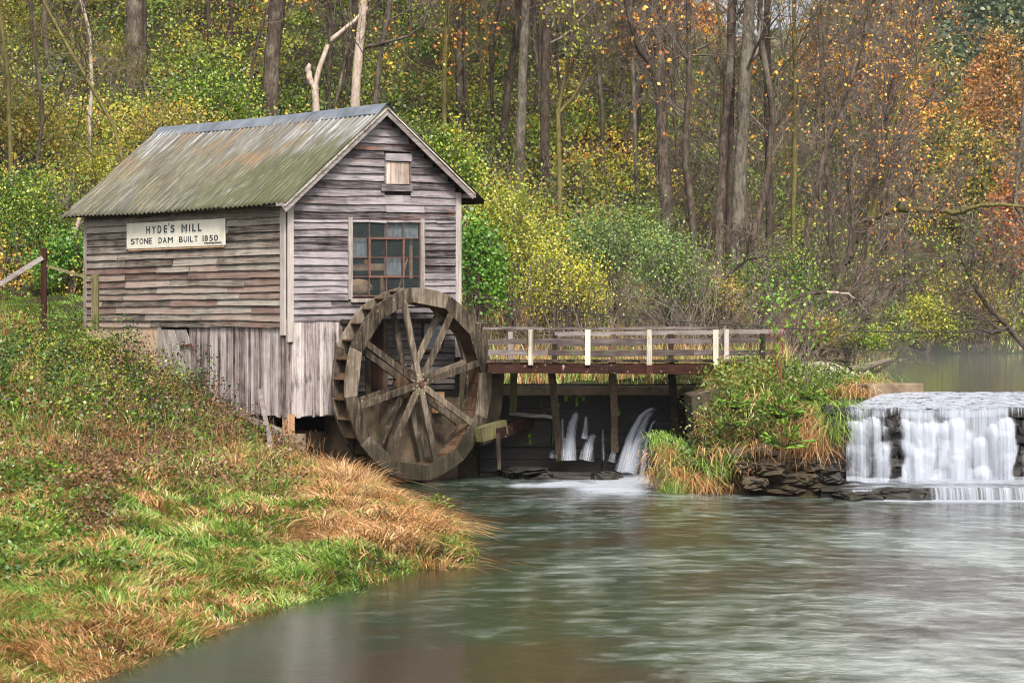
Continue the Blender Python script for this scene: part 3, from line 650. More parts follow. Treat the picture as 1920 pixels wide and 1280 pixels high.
bw.add([(0, SL, 1.6), (0, SL, rz(0)), (RIDGE_X, SL, rz(RIDGE_X)), (GW, SL, rz(GW)), (GW, SL, 1.6)], [(0, 1, 2, 3, 4)])
bw.build("rear_wall", M['side'], mill, warp)
fl = MB(); fl.box((GW / 2, SL / 2, 4.0), (GW - .1, SL - .1, .08)); fl.build("floor", M['dark'], mill, warp)

# gable weatherboards
def gsegs(zb, zt):
    lo, hi = .17, GW - .17
    # clip by roof line
    def xl(z): return EAVE_L[0] + (z - EAVE_L[1]) / (RIDGE_Z - EAVE_L[1]) * (RIDGE_X - EAVE_L[0])
    def xr(z): return RIDGE_X + (RIDGE_Z - z) / (RIDGE_Z - EAVE_R[1]) * (EAVE_R[0] - RIDGE_X)
    zz = zt + .02
    lo = max(lo, xl(zz) + .03); hi = min(hi, xr(zz) - .03)
    if hi <= lo: return []
    out = [(lo, hi)]
    for (x0, x1, z0, z1, m_) in ((WIN[0], WIN[1], WIN[2], WIN[3], .13), (HAT[0], HAT[1], HAT[2] - .16, HAT[3] + .17, .03)):
        if zt > z0 + .02 and zb < z1 - .05:
            nw = []
            for a, b in out:
                if x1 + m_ < a or x0 - m_ > b: nw.append((a, b)); continue
                if x0 - m_ > a: nw.append((a, x0 - m_))
                if x1 + m_ < b: nw.append((x1 + m_, b))
            out = nw
    return out
gb = MB()
clap(gb, 'x', 3.80, 6.14, .165, gsegs, lambda z, s: random.uniform(0, .35), sag=.010)
clap(gb, 'x', 6.14, 8.62, .178, gsegs, lambda z, s: random.uniform(.2, .75) if z > 7.6 else random.uniform(0, .45), sag=.008)
gb.build("gable_boards", M['gable'], mill, warp)
# long side weatherboards
sb = MB()
def ssegs(zb, zt): return [(.16, SL - .12)]
clap(sb, 'y', 3.66, 6.55, .172, ssegs, lambda z, s: random.uniform(.35, .95) if z < 5.0 and random.random() < .72 else (random.uniform(.2, .6) if z < 5.4 else random.uniform(0, .25)), sag=.007)
sb.build("side_boards", M['side'], mill, warp)
# lower right gable wall behind the wheel (weatherboard) with posts, small window
lw = MB()
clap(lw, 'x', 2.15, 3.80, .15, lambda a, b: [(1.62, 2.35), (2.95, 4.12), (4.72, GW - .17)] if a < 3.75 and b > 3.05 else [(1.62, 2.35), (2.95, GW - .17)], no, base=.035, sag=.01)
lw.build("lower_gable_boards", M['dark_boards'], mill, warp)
ps = MB()
for x in (2.38, 2.92): ps.box((x, .01, 2.9), (.13, .10, 1.7), j=.006)
for x in (4.10, 4.74): ps.box((x, .0, 3.4), (.05, .08, .62), j=.004)
ps.box((4.42, -.01, 3.07), (.72, .1, .06)); ps.box((3.4, .0, 3.77), (3.7, .12, .1))
ps.build("door_posts", M['dark_timber'], mill, warp)
wd = MB(); wd.box((4.42, .02, 3.4), (.6, .01, .6)); M['dusty'] = plain("dusty_pane", (.10, .115, .12), (.24, .26, .27), 3, .4)
sw = wd.build("window", M['dusty'], mill, warp)
# planks boarding up the doorway behind the wheel, dark red
dr = MB()
for k in range(4): dr.box((2.50 + k * .1, .03, 2.9), (.09, .03, 1.5), j=.006)
dr.build("boarded_door", M['red_post'], mill, warp)
# vertical skirt boards, gable
sg = MB(); x = .0
while x < 1.62:
    w_ = random.uniform(.085, .15); zb = 1.60 + random.uniform(-.04, .05); zt = 3.84
    sg.box((x + w_ / 2, .0 + random.uniform(-.006, .006), (zb + zt) / 2), (w_ - .008, .024, zt - zb), j=.006); x += w_
sg.build("skirt_boards", M['vert_gable'], mill, warp)
# vertical skirt boards, long side (following the rising bank)
ss = MB(); y = .02
while y < 3.74:
    w_ = random.uniform(.08, .13); f = y / 3.74; zb = 1.62 + .02 * f + random.uniform(-.03, .03); zt = 3.72
    ss.box((.012 + random.uniform(-.007, .007), y + w_ / 2, (zb + zt) / 2), (.024, w_ - .007, zt - zb), j=.005); y += w_
ss.build("skirt_boards", M['vert_side'], mill, warp)
# dark opening + door with slanting boards
do = MB(); do.add([(.06, 3.74, 1.9), (.06, 5.06, 1.9), (.06, 5.06, 3.74), (.06, 3.74, 3.74)], [(0, 3, 2, 1)])
door = do.build("door", M['dark'], mill, warp)
db = MB(); A0, A1 = 3.80, 4.96
for k in range(16):
    # slanted boards clipped to the door rectangle
    y0 = A0 - .95 + k * .125
    def cl(yb): return min(max(yb, A0), A1)
    zt = 3.60; zbm = 1.75; slope = .52
    yb0, yb1 = y0, y0 + .115
    top0, top1 = yb0 + slope * (zt - zbm), yb1 + slope * (zt - zbm)
    pts = []
    for (yy, zz, yt) in ((yb0, zbm, top0), (yb1, zbm, top1)):
        # find z where line enters/leaves [A0,A1]
        zlo = zbm if yy >= A0 else zbm + (A0 - yy) / slope
        zhi = zt if yt <= A1 else zbm + (A1 - yy) / slope
        pts.append((yy, zlo, zhi))
    if pts[0][2] - pts[0][1] < .05 or pts[1][2] - pts[1][1] < .05: continue
    dep = random.uniform(0, .012); v = []
    for (yy, zlo, zhi) in pts:
        for zz in (zlo, zhi): v.append((-.012 - dep, yy + slope * (zz - zbm), zz))
    v += [(q[0] + .02, q[1], q[2]) for q in v]
    db.add(v, [(0, 1, 3, 2), (4, 6, 7, 5), (0, 4, 5, 1), (2, 3, 7, 6), (0, 2, 6, 4), (1, 5, 7, 3)])
db.build("slanted_boards", M['trim'], door, warp)
lt = MB(); lt.bar((-.05, 4.1, 3.20), (-.05, 3.66, 3.24), .05, .025, up=(1, 0, 0)); lt.bar((-.05, 3.66, 3.24), (-.05, 3.58, 3.12), .04, .025, up=(1, 0, 0)); lt.build("latch", M['rustiron'], door, warp)
jb = MB(); jb.box((-.01, 5.03, 2.75), (.06, .12, 1.9), j=.005); jb.build("door_jamb", M['trim'], door, warp)
# plastered foundation
fd = MB(); fd.box((.06, 6.72, 2.6), (.14, 3.24, 2.28)); fd.build("foundation", M['plaster'], mill, warp)
# corner posts
cp = MB(); cp.box((-.035, .085, 4.95), (.05, .165, 2.95), j=.004); cp.box((.085, -.035, 4.90), (.165, .05, 3.15), j=.004)
cp.build("corner_post", M['trim'], mill, warp)
cp = MB(); cp.box((GW - .085, -.03, 4.85), (.17, .05, 3.9), j=.004); cp.build("corner_post", M['trim'], mill, warp)
cp = MB(); cp.box((-.03, SL - .06, 5.05), (.05, .12, 2.9), j=.004); cp.build("corner_post", M['trim'], mill, warp)

# window: frame, muntins, panes, cloth and boards seen inside
wf = MB(); x0, x1, z0, z1 = WIN
wf.box((x0 - .065, -.035, (z0 + z1) / 2 - .02), (.12, .06, z1 - z0 + .12), j=.004); wf.box((x1 + .065, -.035, (z0 + z1) / 2), (.12, .06, z1 - z0 + .02), j=.004)
wf.box(((x0 + x1) / 2, -.04, z0 - .10), (x1 - x0 + .1, .09, .09), j=.004)
win = wf.build("window", M['trim'], mill, warp)
mu = MB(); dx = (x1 - x0) / 4; dz = (z1 - z0) / 4
for k in range(5):
    t = .03 if k in (0, 4) else .018
    mu.box((x0 + dx * k, -.022, (z0 + z1) / 2), (t, .03, z1 - z0))
    mu.box(((x0 + x1) / 2, -.0195, z0 + dz * k), (x1 - x0, .03, t))
for k in (1, 3): mu.box((x0 + dx * k, -.034, z0 + dz * 2), (.05, .03, dz * 2 + .05))
for k in (1, 3): mu.box((x0 + dx * 2, -.036, z0 + dz * k), (dx * 2, .03, .05))
mu.build("muntins", M['redframe'], win, warp)
gl = MB(); gl.add([(x0, -.012, z0), (x1, -.012, z0), (x1, -.012, z1), (x0, -.012, z1)], [(0, 1, 2, 3)]); gl.build("panes", M['glass'], win, warp)
inn = MB()
def pane(i, j, m=.03): return x0 + dx * i + m, x0 + dx * (i + 1) - m, z1 - dz * (j + 1) + m, z1 - dz * j - m
def cloth(mb, i, j, y=.05, zb=0.0):
    a, b, c, d = pane(i, j, .01); n = 10; vs = []
    for k in range(n + 1):
        xx = a + (b - a) * k / n; yy = y + .012 * math.sin(k * 2.1 + i)
        vs += [(xx, yy, c + zb), (xx, yy, d)]
    mb.add(vs, [(2 * k, 2 * k + 2, 2 * k + 3, 2 * k + 1) for k in range(n)])
for (i, j) in ((2, 0), (3, 0), (0, 1), (2, 2)):
    inn = MB(); cloth(inn, i, j); inn.build("curtain", M['curtain'], win, warp)
inn = MB(); inn.box((x0 + dx * 1.2, .35, z0 + dz * 1.5), (dx * 2.2, .25, .16)); inn.box((x0 + dx * 2.2, .25, z0 + dz * .5), (.09, .05, dz * .95))
inn.box((x1 - .1, .2, z0 + dz * 2.4), (.07, .05, dz * 3)); inn.bar((x0 + dx * 3.1, .2, z0 + dz * .4), (x0 + dx * 3.6, .2, z0 + dz * 1.95), .03, .03)
inn.build("inner_boards", M['fresh'], win, warp)
inn = MB(); inn.box((x0 + dx * 1.25, .22, z0 + dz * 1.75), (.19, .03, .13)); inn.build("orange_board", M['orange'], win, warp)
def blob(name, c, s, mat, parent, n=12, m=8, seed=1, w=None):
    g = np.random.default_rng(seed); V = []; Fq = []
    for i in range(m + 1):
        th = math.pi * i / m
        for k in range(n):
            ph = 2 * math.pi * k / n; r = 1 + g.normal() * .05
            V.append((c[0] + s[0] * r * math.sin(th) * math.cos(ph), c[1] + s[1] * r * math.sin(th) * math.sin(ph), c[2] + s[2] * r * math.cos(th)))
    for i in range(m):
        for k in range(n): Fq.append((i * n + k, (i + 1) * n + k, (i + 1) * n + (k + 1) % n, i * n + (k + 1) % n))
    q = MB(); q.add(V, Fq); return q.build(name, mat, parent, w, smooth=True)
blob("sack", (x0 + dx * .85, .3, z0 + dz * .42), (.42, .18, .21), M['sack'], win, seed=4, w=warp)

# hatch up in the gable
ht = MB(); x0, x1, z0, z1 = HAT; n = 5
for k in range(n): ht.box((x0 + (x1 - x0) * (k + .5) / n, -.02 - .004 * (k % 2), (z0 + z1) / 2), ((x1 - x0) / n - .008, .02, z1 - z0 - .04), j=.003)
hat = ht.build("shutter", M['pale_wood'], mill, warp)
hf = MB(); hf.box(((x0 + x1) / 2 + .01, -.05, z1 + .09), (x1 - x0 + .06, .05, .17), j=.006); hf.box(((x0 + x1) / 2 - .04, -.05, z0 - .08), (x1 - x0 + .22, .05, .15), j=.006)
hf.box((x0 - .02, -.035, (z0 + z1) / 2), (.05, .04, z1 - z0), j=.003); hf.box((x1 + .02, -.035, (z0 + z1) / 2), (.05, .04, z1 - z0), j=.003)
hf.build("shutter_frame", M['gable'], hat, warp)

# roof: two corrugated slopes, ridge cap, rake boards, soffit shadow boards
def slope(name, xa, za, xb, zb, y0, y1, nseg=14):
    wl = .178; n = int((y1 - y0) / wl * 8); ys = np.linspace(y0, y1, n); V = []
    L = math.hypot(xb - xa, zb - za); nx, nz = -(zb - za) / L, (xb - xa) / L
    if nz < 0: nx, nz = -nx, -nz
    jag = {}
    for i in range(nseg + 1):
        f = i / nseg
        for y in ys:
            sheet_i = int((y - y0) / .8); 
            if sheet_i not in jag: jag[sheet_i] = (random.uniform(-.03, .03), random.uniform(0, .006))
            o = .030 * math.sin(2 * math.pi * (y - y0) / wl) + jag[sheet_i][1] + .012 * math.sin(y * 1.1 + f * 5)
            ff = f if f > 0 else jag[sheet_i][0] / L
            V.append(warp((xa + (xb - xa) * ff + nx * o, y, za + (zb - za) * ff + nz * o)))
    m_ = len(ys); i = np.arange(len(V)).reshape(nseg + 1, m_)
    Fq = np.stack([i[:-1, :-1], i[:-1, 1:], i[1:, 1:], i[1:, :-1]], -1).reshape(-1, 4)
    if xb < xa: Fq = Fq[:, ::-1]
    o = link(name, np_mesh(name, np.array(V), Fq, smooth=True), M['roof'], mill)
    md = o.modifiers.new("sheet", 'SOLIDIFY'); md.thickness = .006; md.offset = -1
    return o
Y0R, Y1R = -.34, SL + .62
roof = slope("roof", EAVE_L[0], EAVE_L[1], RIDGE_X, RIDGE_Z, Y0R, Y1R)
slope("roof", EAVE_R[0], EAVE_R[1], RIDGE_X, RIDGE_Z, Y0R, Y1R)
cpv = MB(); nn_ = 24
for i in range(nn_ + 1):
    y = Y0R - .02 + (Y1R - Y0R + .04) * i / nn_; b = random.uniform(-.006, .006)
    cpv.v += [(RIDGE_X - .30, y, roof_z(RIDGE_X - .30) + .035 + b), (RIDGE_X - .06, y, RIDGE_Z + .035 + b), (RIDGE_X, y, RIDGE_Z + .06), (RIDGE_X + .06, y, RIDGE_Z + .035), (RIDGE_X + .30, y, roof_z(RIDGE_X + .30) + .035 + b)]
for i in range(nn_):
    for k in range(4): cpv.f.append((5 * i + k, 5 * i + k + 1, 5 * i + k + 6, 5 * i + k + 5)); cpv.r.append(.5); cpv.p.append(0)
cpo = cpv.build("ridge_cap", M['cap'], mill, warp)
def rake(xa, xb, drop, y, wid, th, over=.0):
    mb = MB(); a = (xa, y, roof_z(xa) - drop); b = (xb, y, roof_z(xb) - drop)
    mb.bar(a, b, th, wid, up=(0, 0, 1), n=6, wob=.004); return mb
for (xa, xb) in ((EAVE_L[0] + .0, RIDGE_X + .0), (EAVE_R[0] - .38, RIDGE_X + .0)):
    rake(xa, xb, .125, Y0R + .03, .17, .03).build("rake_board", M['trim_x'], mill, warp)
    rake(xa, xb, .062, Y0R - .005, .03, .028).build("rake_trim", M['white_post'], mill, warp)
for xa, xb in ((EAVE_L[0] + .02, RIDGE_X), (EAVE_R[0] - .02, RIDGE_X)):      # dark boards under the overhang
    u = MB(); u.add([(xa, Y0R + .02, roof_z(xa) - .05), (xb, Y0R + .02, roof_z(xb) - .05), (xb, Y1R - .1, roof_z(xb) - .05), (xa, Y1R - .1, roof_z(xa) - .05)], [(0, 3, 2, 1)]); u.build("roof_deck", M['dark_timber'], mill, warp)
for q_ in (((EAVE_L[0] + .16, -.16, 6.46), (.3, .3, .08)), ((EAVE_R[0] - .42, -.16, 6.72), (.22, .3, .10))):
    ev = MB(); ev.box(*q_); ev.build("eave_block", M['trim_x'], mill, warp)

# under-floor: post on a block, leaning diagonal, concrete block, dark beam
up = MB(); up.box((.12, .08, 1.42), (.20, .20, .52), j=.006); up.build("support_post", M['fresh'], mill)
up = MB(); up.box((.12, .12, .85), (.62, .55, .72), j=.02); up.build("footing", M['concrete'], mill)
up = MB(); up.bar((.05, 2.2, 1.72), (.12, .25, 1.22), .14, .14, j=.005); up.bar((.05, .3, 1.66), (1.7, .35, 1.66), .16, .14); up.bar((.35, .4, 1.7), (.35, 8.2, 1.8), .16, .16); up.build("floor_beam", M['trim'], mill)
ff_ = MB(); ff_.box((3.5, .42, .85), (3.6, .7, 2.55), j=.01); ff_.box((1.0, 2.6, .6), (1.6, 3.6, 1.2)); ff_.box((3.35, -.10, .9), (1.1, .34, 1.9), j=.015); ff_.box((1.95, -.02, .45), (.45, .45, 1.5), j=.015)
M['pit'] = plain("wet_pit_concrete", (.030, .021, .013), (.125, .090, .060), 2.5, .9, .5, ((.03, .035, .012), (1.2, 1.2, 1.5), .56))
ff_.build("wheel_pit_wall", M['pit'], mill)
up = MB(); up.box((4.55, -.06, 1.85), (.26, .16, .5), j=.01); up.build("sill_block", M['fresh'], mill)

# ------------------------------------------------------------------ name sign
sign = empty("name_sign", (CORN[0], CORN[1], 0), PHI, "white painted board lettered HYDE'S MILL STONE DAM BUILT 1850 under the eave", "sign")
pb = MB(); pb.box((-.075, 4.31, 5.90), (.03, 4.10, .63)); pb.build("panel", M['sign'], sign, bevel=.004)
lb = MB(); lb.box((-.06, 4.31, 5.565), (.04, 4.0, .05)); lb.build("ledge", M['fresh'], sign)
def text_mesh(body, y_left, y_right, zb, zt, depth, mat, parent, name, bold=0.0, off=0.0):
    cu = bpy.data.curves.new("t", 'FONT'); cu.body = body; cu.size = 1; cu.extrude = .004; cu.offset = bold; cu.resolution_u = 4
    to = bpy.data.objects.new("t", cu); COL.objects.link(to)
    dg = bpy.context.evaluated_depsgraph_get(); me = bpy.data.meshes.new_from_object(to.evaluated_get(dg)); bpy.data.objects.remove(to)
    co = np.array([v.co[:] for v in me.vertices]); mn = co.min(0); mx = co.max(0)
    xs = (co[:, 0] - mn[0]) / (mx[0] - mn[0]); ys = (co[:, 1] - mn[1]) / (mx[1] - mn[1]); zs = co[:, 2]
    new = np.stack([-(depth) - zs, y_left + (y_right - y_left) * xs + off, zb + (zt - zb) * ys], 1).astype(np.float32)
    me.vertices.foreach_set("co", new.ravel()); me.update(); me.name = name
    return link(name, me, mat, parent)
def word(body, yl, yr, zb, zt, **k):
    return text_mesh(body, yl, yr, zb, zt, .0945, M['letter'], sign, "lettering", **k)
ZL1, ZH1, ZL2, ZH2 = 5.945, 6.125, 5.70, 5.835
def sx(zx): # zoomed sign pixel column -> local y
    k = (230 + zx / 1920 * 210 - 960) / 4400; return (-5.147 - 53.55 * k) / (.682 + .731 * k)
for body, a, b in (("H", 462, 524), ("Y", 558, 624), ("D", 656, 718), ("E", 762, 818), ("S", 876, 944), ("M", 1066, 1160), ("I", 1196, 1211), ("L", 1250, 1312), ("L", 1346, 1408)):
    text_mesh(body, sx(a - 5), sx(b - 5), ZL1 - .026, ZH1 - .026, .0915, M['letter_sh'], sign, "letter_shadow", bold=.02)
    word(body, sx(a), sx(b), ZL1, ZH1, bold=.0 if body == 'M' else .014)
word("'", sx(838), sx(853), ZH1 - .01, ZH1 + .05)
for body, a, b in (("S", 196, 260), ("T", 272, 332), ("O", 346, 408), ("N", 426, 487), ("E", 501, 556), ("D", 672, 727), ("A", 745, 808), ("M", 830, 914), ("B", 1025, 1086), ("U", 1104, 1160), ("I", 1181, 1191), ("L", 1212, 1264), ("T", 1283, 1342), ("1", 1427, 1441), ("8", 1460, 1516), ("5", 1541, 1601), ("0", 1622, 1688)):
    word("I" if body == "1" else body, sx(a), sx(b), ZL2, ZH2, bold=.0)
word("THEODORE SAWLE", sx(1448), sx(1750), 5.632, 5.672)
for y, z in [(sx(q_), 6.19) for q_ in (130, 650, 1200, 1755)] + [(sx(q_), 5.61) for q_ in (130, 835, 1755)]:
    sc_ = MB(); sc_.cyl((-.088, y, z), (-.096, y, z), .009, n=8); sc_.build("screw", M['rustiron'], sign)

# ------------------------------------------------------------------ water wheel
wc = at(789.5, 720, 55.0)
wheel = empty("water_wheel", tuple(wc), PHI, "big brown wooden overshot wheel with eight spokes against the mill's gable end", "water wheel")
RO, RI, WW = 2.28, 1.93, .56
def ring(y0, th, name, mat):
    mb = MB(); N = 12; A = R(7)
    for k in range(N):
        a0, a1 = A + 2 * math.pi * k / N, A + 2 * math.pi * (k + 1) / N
        r = random.random(); sub = 3; vs = []; dy = random.uniform(-.004, .004)
        for i in range(sub + 1):
            f = i / sub; a = a0 + (a1 - a0) * f; a = a + (.0035 if i == 0 else (-.0035 if i == sub else 0))
            # inner edge is straight between joints, outer edge follows the circle a little flattened
            ci0 = Vector((math.cos(a0), math.sin(a0))) * RI * 1.0; ci1 = Vector((math.cos(a1), math.sin(a1))) * RI
            pi_ = ci0.lerp(ci1, f); po = Vector((math.cos(a), math.sin(a))) * (RO - random.uniform(0, .012))
            chord = (Vector((math.cos(a0), math.sin(a0))).lerp(Vector((math.cos(a1), math.sin(a1))), f)) * RO
            po = po.lerp(chord, .35)
            for (q, yy) in ((pi_, y0 + dy), (po, y0 + dy), (po, y0 + th + dy), (pi_, y0 + th + dy)): vs.append((q.x, yy, q.y))
        fs = [(0, 1, 2, 3), tuple(4 * sub + j for j in (3, 2, 1, 0))]
        for i in range(sub):
            for j in range(4): j2 = (j + 1) % 4; fs.append((4 * i + j, 4 * (i + 1) + j, 4 * (i + 1) + j2, 4 * i + j2))
        mb.add(vs, fs, r)
    return mb.build(name, mat, wheel, bevel=.006)
ring(0, .075, "front_rim", M['wheel']); ring(WW - .075, .075, "rear_rim", M['wheel'])
# sole boards (drum) and slanting paddles
dm = MB(); N = 36
for k in range(N):
    a0, a1 = 2 * math.pi * k / N, 2 * math.pi * (k + 1) / N - .004; r0, r1 = RI + .0, RI + .035
    vs = [(math.cos(a) * r, y, math.sin(a) * r) for y in (.078, WW - .078) for (a, r) in ((a0, r0), (a1, r0), (a1, r1), (a0, r1))]
    dm.add(vs, [(0, 3, 2, 1), (4, 5, 6, 7), (0, 1, 5, 4), (2, 3, 7, 6), (1, 2, 6, 5), (3, 0, 4, 7)])
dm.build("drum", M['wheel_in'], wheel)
NP = 30
for k in range(NP):
    a = 2 * math.pi * k / NP + .05; mb = MB()
    p0 = Vector((math.cos(a) * (RI + .04), 0, math.sin(a) * (RI + .04))); p1 = Vector((math.cos(a + .10) * (RO - .035), 0, math.sin(a + .10) * (RO - .035)))
    d = (p1 - p0).normalized(); nrm = Vector((-d.z, 0, d.x)) * .014
    vs = [(q + s_ * nrm + Vector((0, y, 0))) for y in (.079, WW - .079) for (q, s_) in ((p0, -1), (p1, -1), (p1, 1), (p0, 1))]
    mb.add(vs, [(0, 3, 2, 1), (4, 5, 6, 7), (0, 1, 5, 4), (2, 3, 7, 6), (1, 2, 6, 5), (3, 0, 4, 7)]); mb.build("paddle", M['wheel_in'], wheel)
for (yy, lab) in ((.035, 'f'), (WW - .05, 'r')):
    for k in range(8):
        a = R(14.5 + 45 * k); mb = MB(); d = Vector((math.cos(a), 0, math.sin(a)))
        mb.bar(d * .06 + Vector((0, yy, 0)), d * (RI + .03) + Vector((0, yy, 0)), .155, .06, up=(0, 1, 0), j=.004, n=4, wob=.003)
        mb.build("spoke", M['wheel'], wheel, bevel=.005)
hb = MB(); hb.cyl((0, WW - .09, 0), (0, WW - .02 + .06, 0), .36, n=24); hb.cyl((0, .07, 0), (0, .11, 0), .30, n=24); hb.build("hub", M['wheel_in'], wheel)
ax_ = MB(); ax_.cyl((0, -.05, 0), (0, 1.1, 0), .062, n=14); ax_.build("axle", M['rustiron'], wheel)
bo = MB()
for k in range(8):
    for rr, o_ in ((.13, 0), (.24, .18)):
        bo = MB(); a = R(14.5 + 45 * k) + o_ * 1.0; bo.cyl((math.cos(a) * rr, -.008, math.sin(a) * rr), (math.cos(a) * rr, .01, math.sin(a) * rr), .013, n=6); bo.build("bolt", M['bolt'], wheel)

# pier, mossy bearing beam and brace right of the wheel
P_ = lambda px, py, Y: Vector(at(px, py, Y))
def prism(mb, pts2, ya, yb, r=None):
    """px,py outline at two distances"""
    n = len(pts2); vs = [P_(x, y, ya) for x, y in pts2] + [P_(x, y, ya) + Vector((0, yb - ya, 0)) for x, y in pts2]
    mb.add(vs, [tuple(range(n)), tuple(range(2 * n - 1, n - 1, -1))] + [((i + 1) % n, i, n + i, n + (i + 1) % n) for i in range(n)], r)
pr = MB(); prism(pr, [(918, 700), (946, 700), (940, 770), (922, 828), (905, 835)], 57.2, 58.4); tag(pr.build("concrete_pier", M['pit']), "stained concrete pier just behind the right rim of the wheel", "pier")
bf = empty("timber_frame", tuple(P_(935, 880, 56.3)), 0, "mossy timber brace and rusty beam beside the wheel's right rim", "timber frame")
def child(mb, name, mat, root, **k):
    loc = Vector(root.location); mb.v = [tuple(Vector(v) - loc) for v in mb.v]; return mb.build(name, mat, root, **k)
mb = MB(); mb.bar(P_(898, 815, 55.9), P_(945, 800, 56.6), .22, .34, up=(0, 0, 1), j=.01, n=3, wob=.01); child(mb, "bearing_beam", M['mossy_wood'], bf)
mb = MB(); mb.bar(P_(932, 813, 56.2), P_(1003, 788, 58.2), .16, .26, up=(0, 0, 1), j=.008, n=3, wob=.006); child(mb, "rust_beam", M['rust_beam'], bf)
mb = MB(); mb.bar(P_(934, 812, 56.1), P_(936, 880, 56.1), .09, .07, up=(0, 1, 0), j=.006, n=2); child(mb, "post", M['dark_timber'], bf)

# ------------------------------------------------------------------ sluice wall
sw = empty("sluice_wall", tuple(P_(1100, 880, 58.0)), 0, "dark wet plank wall with a pale concrete sill below the footbridge", "dam wall")
mb = MB(); z = -.5
wl_x0, wl_x1 = at(900, 0, 58)[0], at(1306, 0, 58)[0]
while z < 2.18:
    h = random.uniform(.26, .34); x = wl_x0
    while x < wl_x1:
        L = random.uniform(1.6, 3.2); xe = min(x + L, wl_x1)
        mb.box(((x + xe) / 2, 58.0 + random.uniform(-.02, .02), z + h / 2), (xe - x - .01, .12, h - .015), j=.012); x = xe
    z += h
child(mb, "planking", M['sluice'], sw)
mb = MB(); mb.box(((wl_x0 + wl_x1) / 2 + .25, 58.0, 2.10), (wl_x1 - wl_x0 + 1.1, .36, .22), j=.02); child(mb, "sill", M['concrete'], sw, bevel=.02)
mb = MB(); mb.bar(P_(955, 775, 57.8), P_(1040, 782, 57.8), .1, .08, n=4, wob=.015, j=.01); child(mb, "ledge_plank", M['trim_x'], sw)
mo = MB()
for k in range(14):
    px, py = random.choice([(1065, 740), (1098, 755), (1157, 760), (994, 815), (1085, 745), (1050, 745)]); q = P_(px + random.uniform(-5, 5), py + random.uniform(-8, 18), 57.9)
    mo.box(q, (random.uniform(.02, .06), .03, random.uniform(.05, .16)), j=.022)
M['mossgreen'] = plain("bright_moss", (.035, .09, .006), (.13, .26, .014), 20, .95)
child(mo, "moss", M['mossgreen'], sw)

# ------------------------------------------------------------------ footbridge
fb = empty("footbridge", tuple(P_(1130, 690, 56.2)), 0, "low timber footbridge with white posts over the sluice", "footbridge")
YF, YB = 55.6, 57.3
mb = MB(); mb.bar(P_(915, 689, YF), P_(1140, 691, YF), .09, .24, up=(0, 0, 1), j=.004, n=4, wob=.004); mb.bar(P_(1140.5, 691, YF), P_(1352, 692, YF), .09, .24, up=(0, 0, 1), j=.004, n=4, wob=.004); child(mb, "front_beam", M['rust_beam'], fb)
mb = MB(); mb.bar(P_(915, 688, YB), P_(1352, 690, YB), .1, .22, up=(0, 0, 1), j=.004, n=4); child(mb, "rear_beam", M['rust_beam'], fb)
mb = MB(); xa, xb = at(912, 0, YF)[0], at(1400, 0, YF)[0]; x = xa; zt = P_(0, 679, YF).z
while x < xb:
    w_ = random.uniform(.16, .22); mb.box((x + w_ / 2, (YF + YB) / 2 + random.uniform(-.02, .02), zt + .02 + random.uniform(-.004, .004)), (w_ - .01, YB - YF + .16, .045), j=.003); x += w_
child(mb, "deck", M['dark_timber'], fb)
for px in (995, 1102, 1217.5, 1342):
    mb = MB(); mb.box((P_(px, 0, YF - .09).x, YF - .085, (P_(0, 618, YF).z + P_(0, 684, YF).z) / 2), (.125, .07, P_(0, 618, YF).z - P_(0, 684, YF).z), j=.004); child(mb, "railing_post", M['white_post'], fb, bevel=.004)
    if px > 1200:
        mb = MB(); mb.box((P_(px, 0, YF - .09).x, YF - .09, P_(0, 693, YF).z), (.15, .06, .22), j=.004); child(mb, "post_bracket", M['rust_beam'], fb)
for (a, b, w_) in (((905, 615.5), (1346, 615), .055), ((915, 640), (1352, 639), .12), ((915, 661), (1352, 661), .125)):
    mb = MB(); q = a[0]; cuts = sorted(random.sample(range(1000, 1320), 2)); xs = [a[0]] + cuts + [b[0]]
    for c, d in zip(xs[:-1], xs[1:]):
        ya = a[1] + (b[1] - a[1]) * (c - a[0]) / (b[0] - a[0]) + random.uniform(-.6, .6); yb = a[1] + (b[1] - a[1]) * (d - a[0]) / (b[0] - a[0]) + random.uniform(-.6, .6)
        mb.bar(P_(c, ya, YF - .02), P_(d - .4, yb, YF - .02), .05 if w_ > .06 else .13, w_, up=(0, 0, 1), j=.004, n=5, wob=.006)
    child(mb, "rail", M['rail'], fb)
for (a, b, w_) in (((1040, 626), (1472, 621), .10), ((1040, 645), (1455, 637), .11), ((1100, 664), (1456, 660), .13)):
    mb = MB(); mb.bar(P_(a[0], a[1], YB + .05), P_(b[0], b[1], YB + .05), .05, w_, up=(0, 0, 1), j=.006, n=9, wob=.014); child(mb, "rail", M['rail'], fb)
for px, y0, y1 in ((957, 622, 680), (912, 618, 684), (1040, 628, 684), (1150, 626, 684), (1258, 626, 684), (1362, 617, 682), (1430, 625, 686)):
    mb = MB(); mb.box((P_(px, 0, YB).x, YB - .02, (P_(0, y0, YB).z + P_(0, y1, YB).z) / 2), (.12, .08, P_(0, y0, YB).z - P_(0, y1, YB).z), j=.008)
    child(mb, "railing_post", M['trim'] if px in (957, 1362) else M['dark_timber'], fb)
for (xa_, ya_, xb_, yb_) in ((1034, 694, 1050, 862), (1148, 676, 1153, 845), (1258, 672, 1267, 818), (964, 694, 962, 770)):
    mb = MB(); a, b = P_(xa_, ya_, 56.5), P_(xb_, yb_, 57.3)
    mb.bar(a, b, .17, .17, up=(0, 1, 0), j=.012, n=5, wob=.008); child(mb, "support_post", M['dark_timber'] if xa_ > 1000 else M['mossy_wood'], fb)

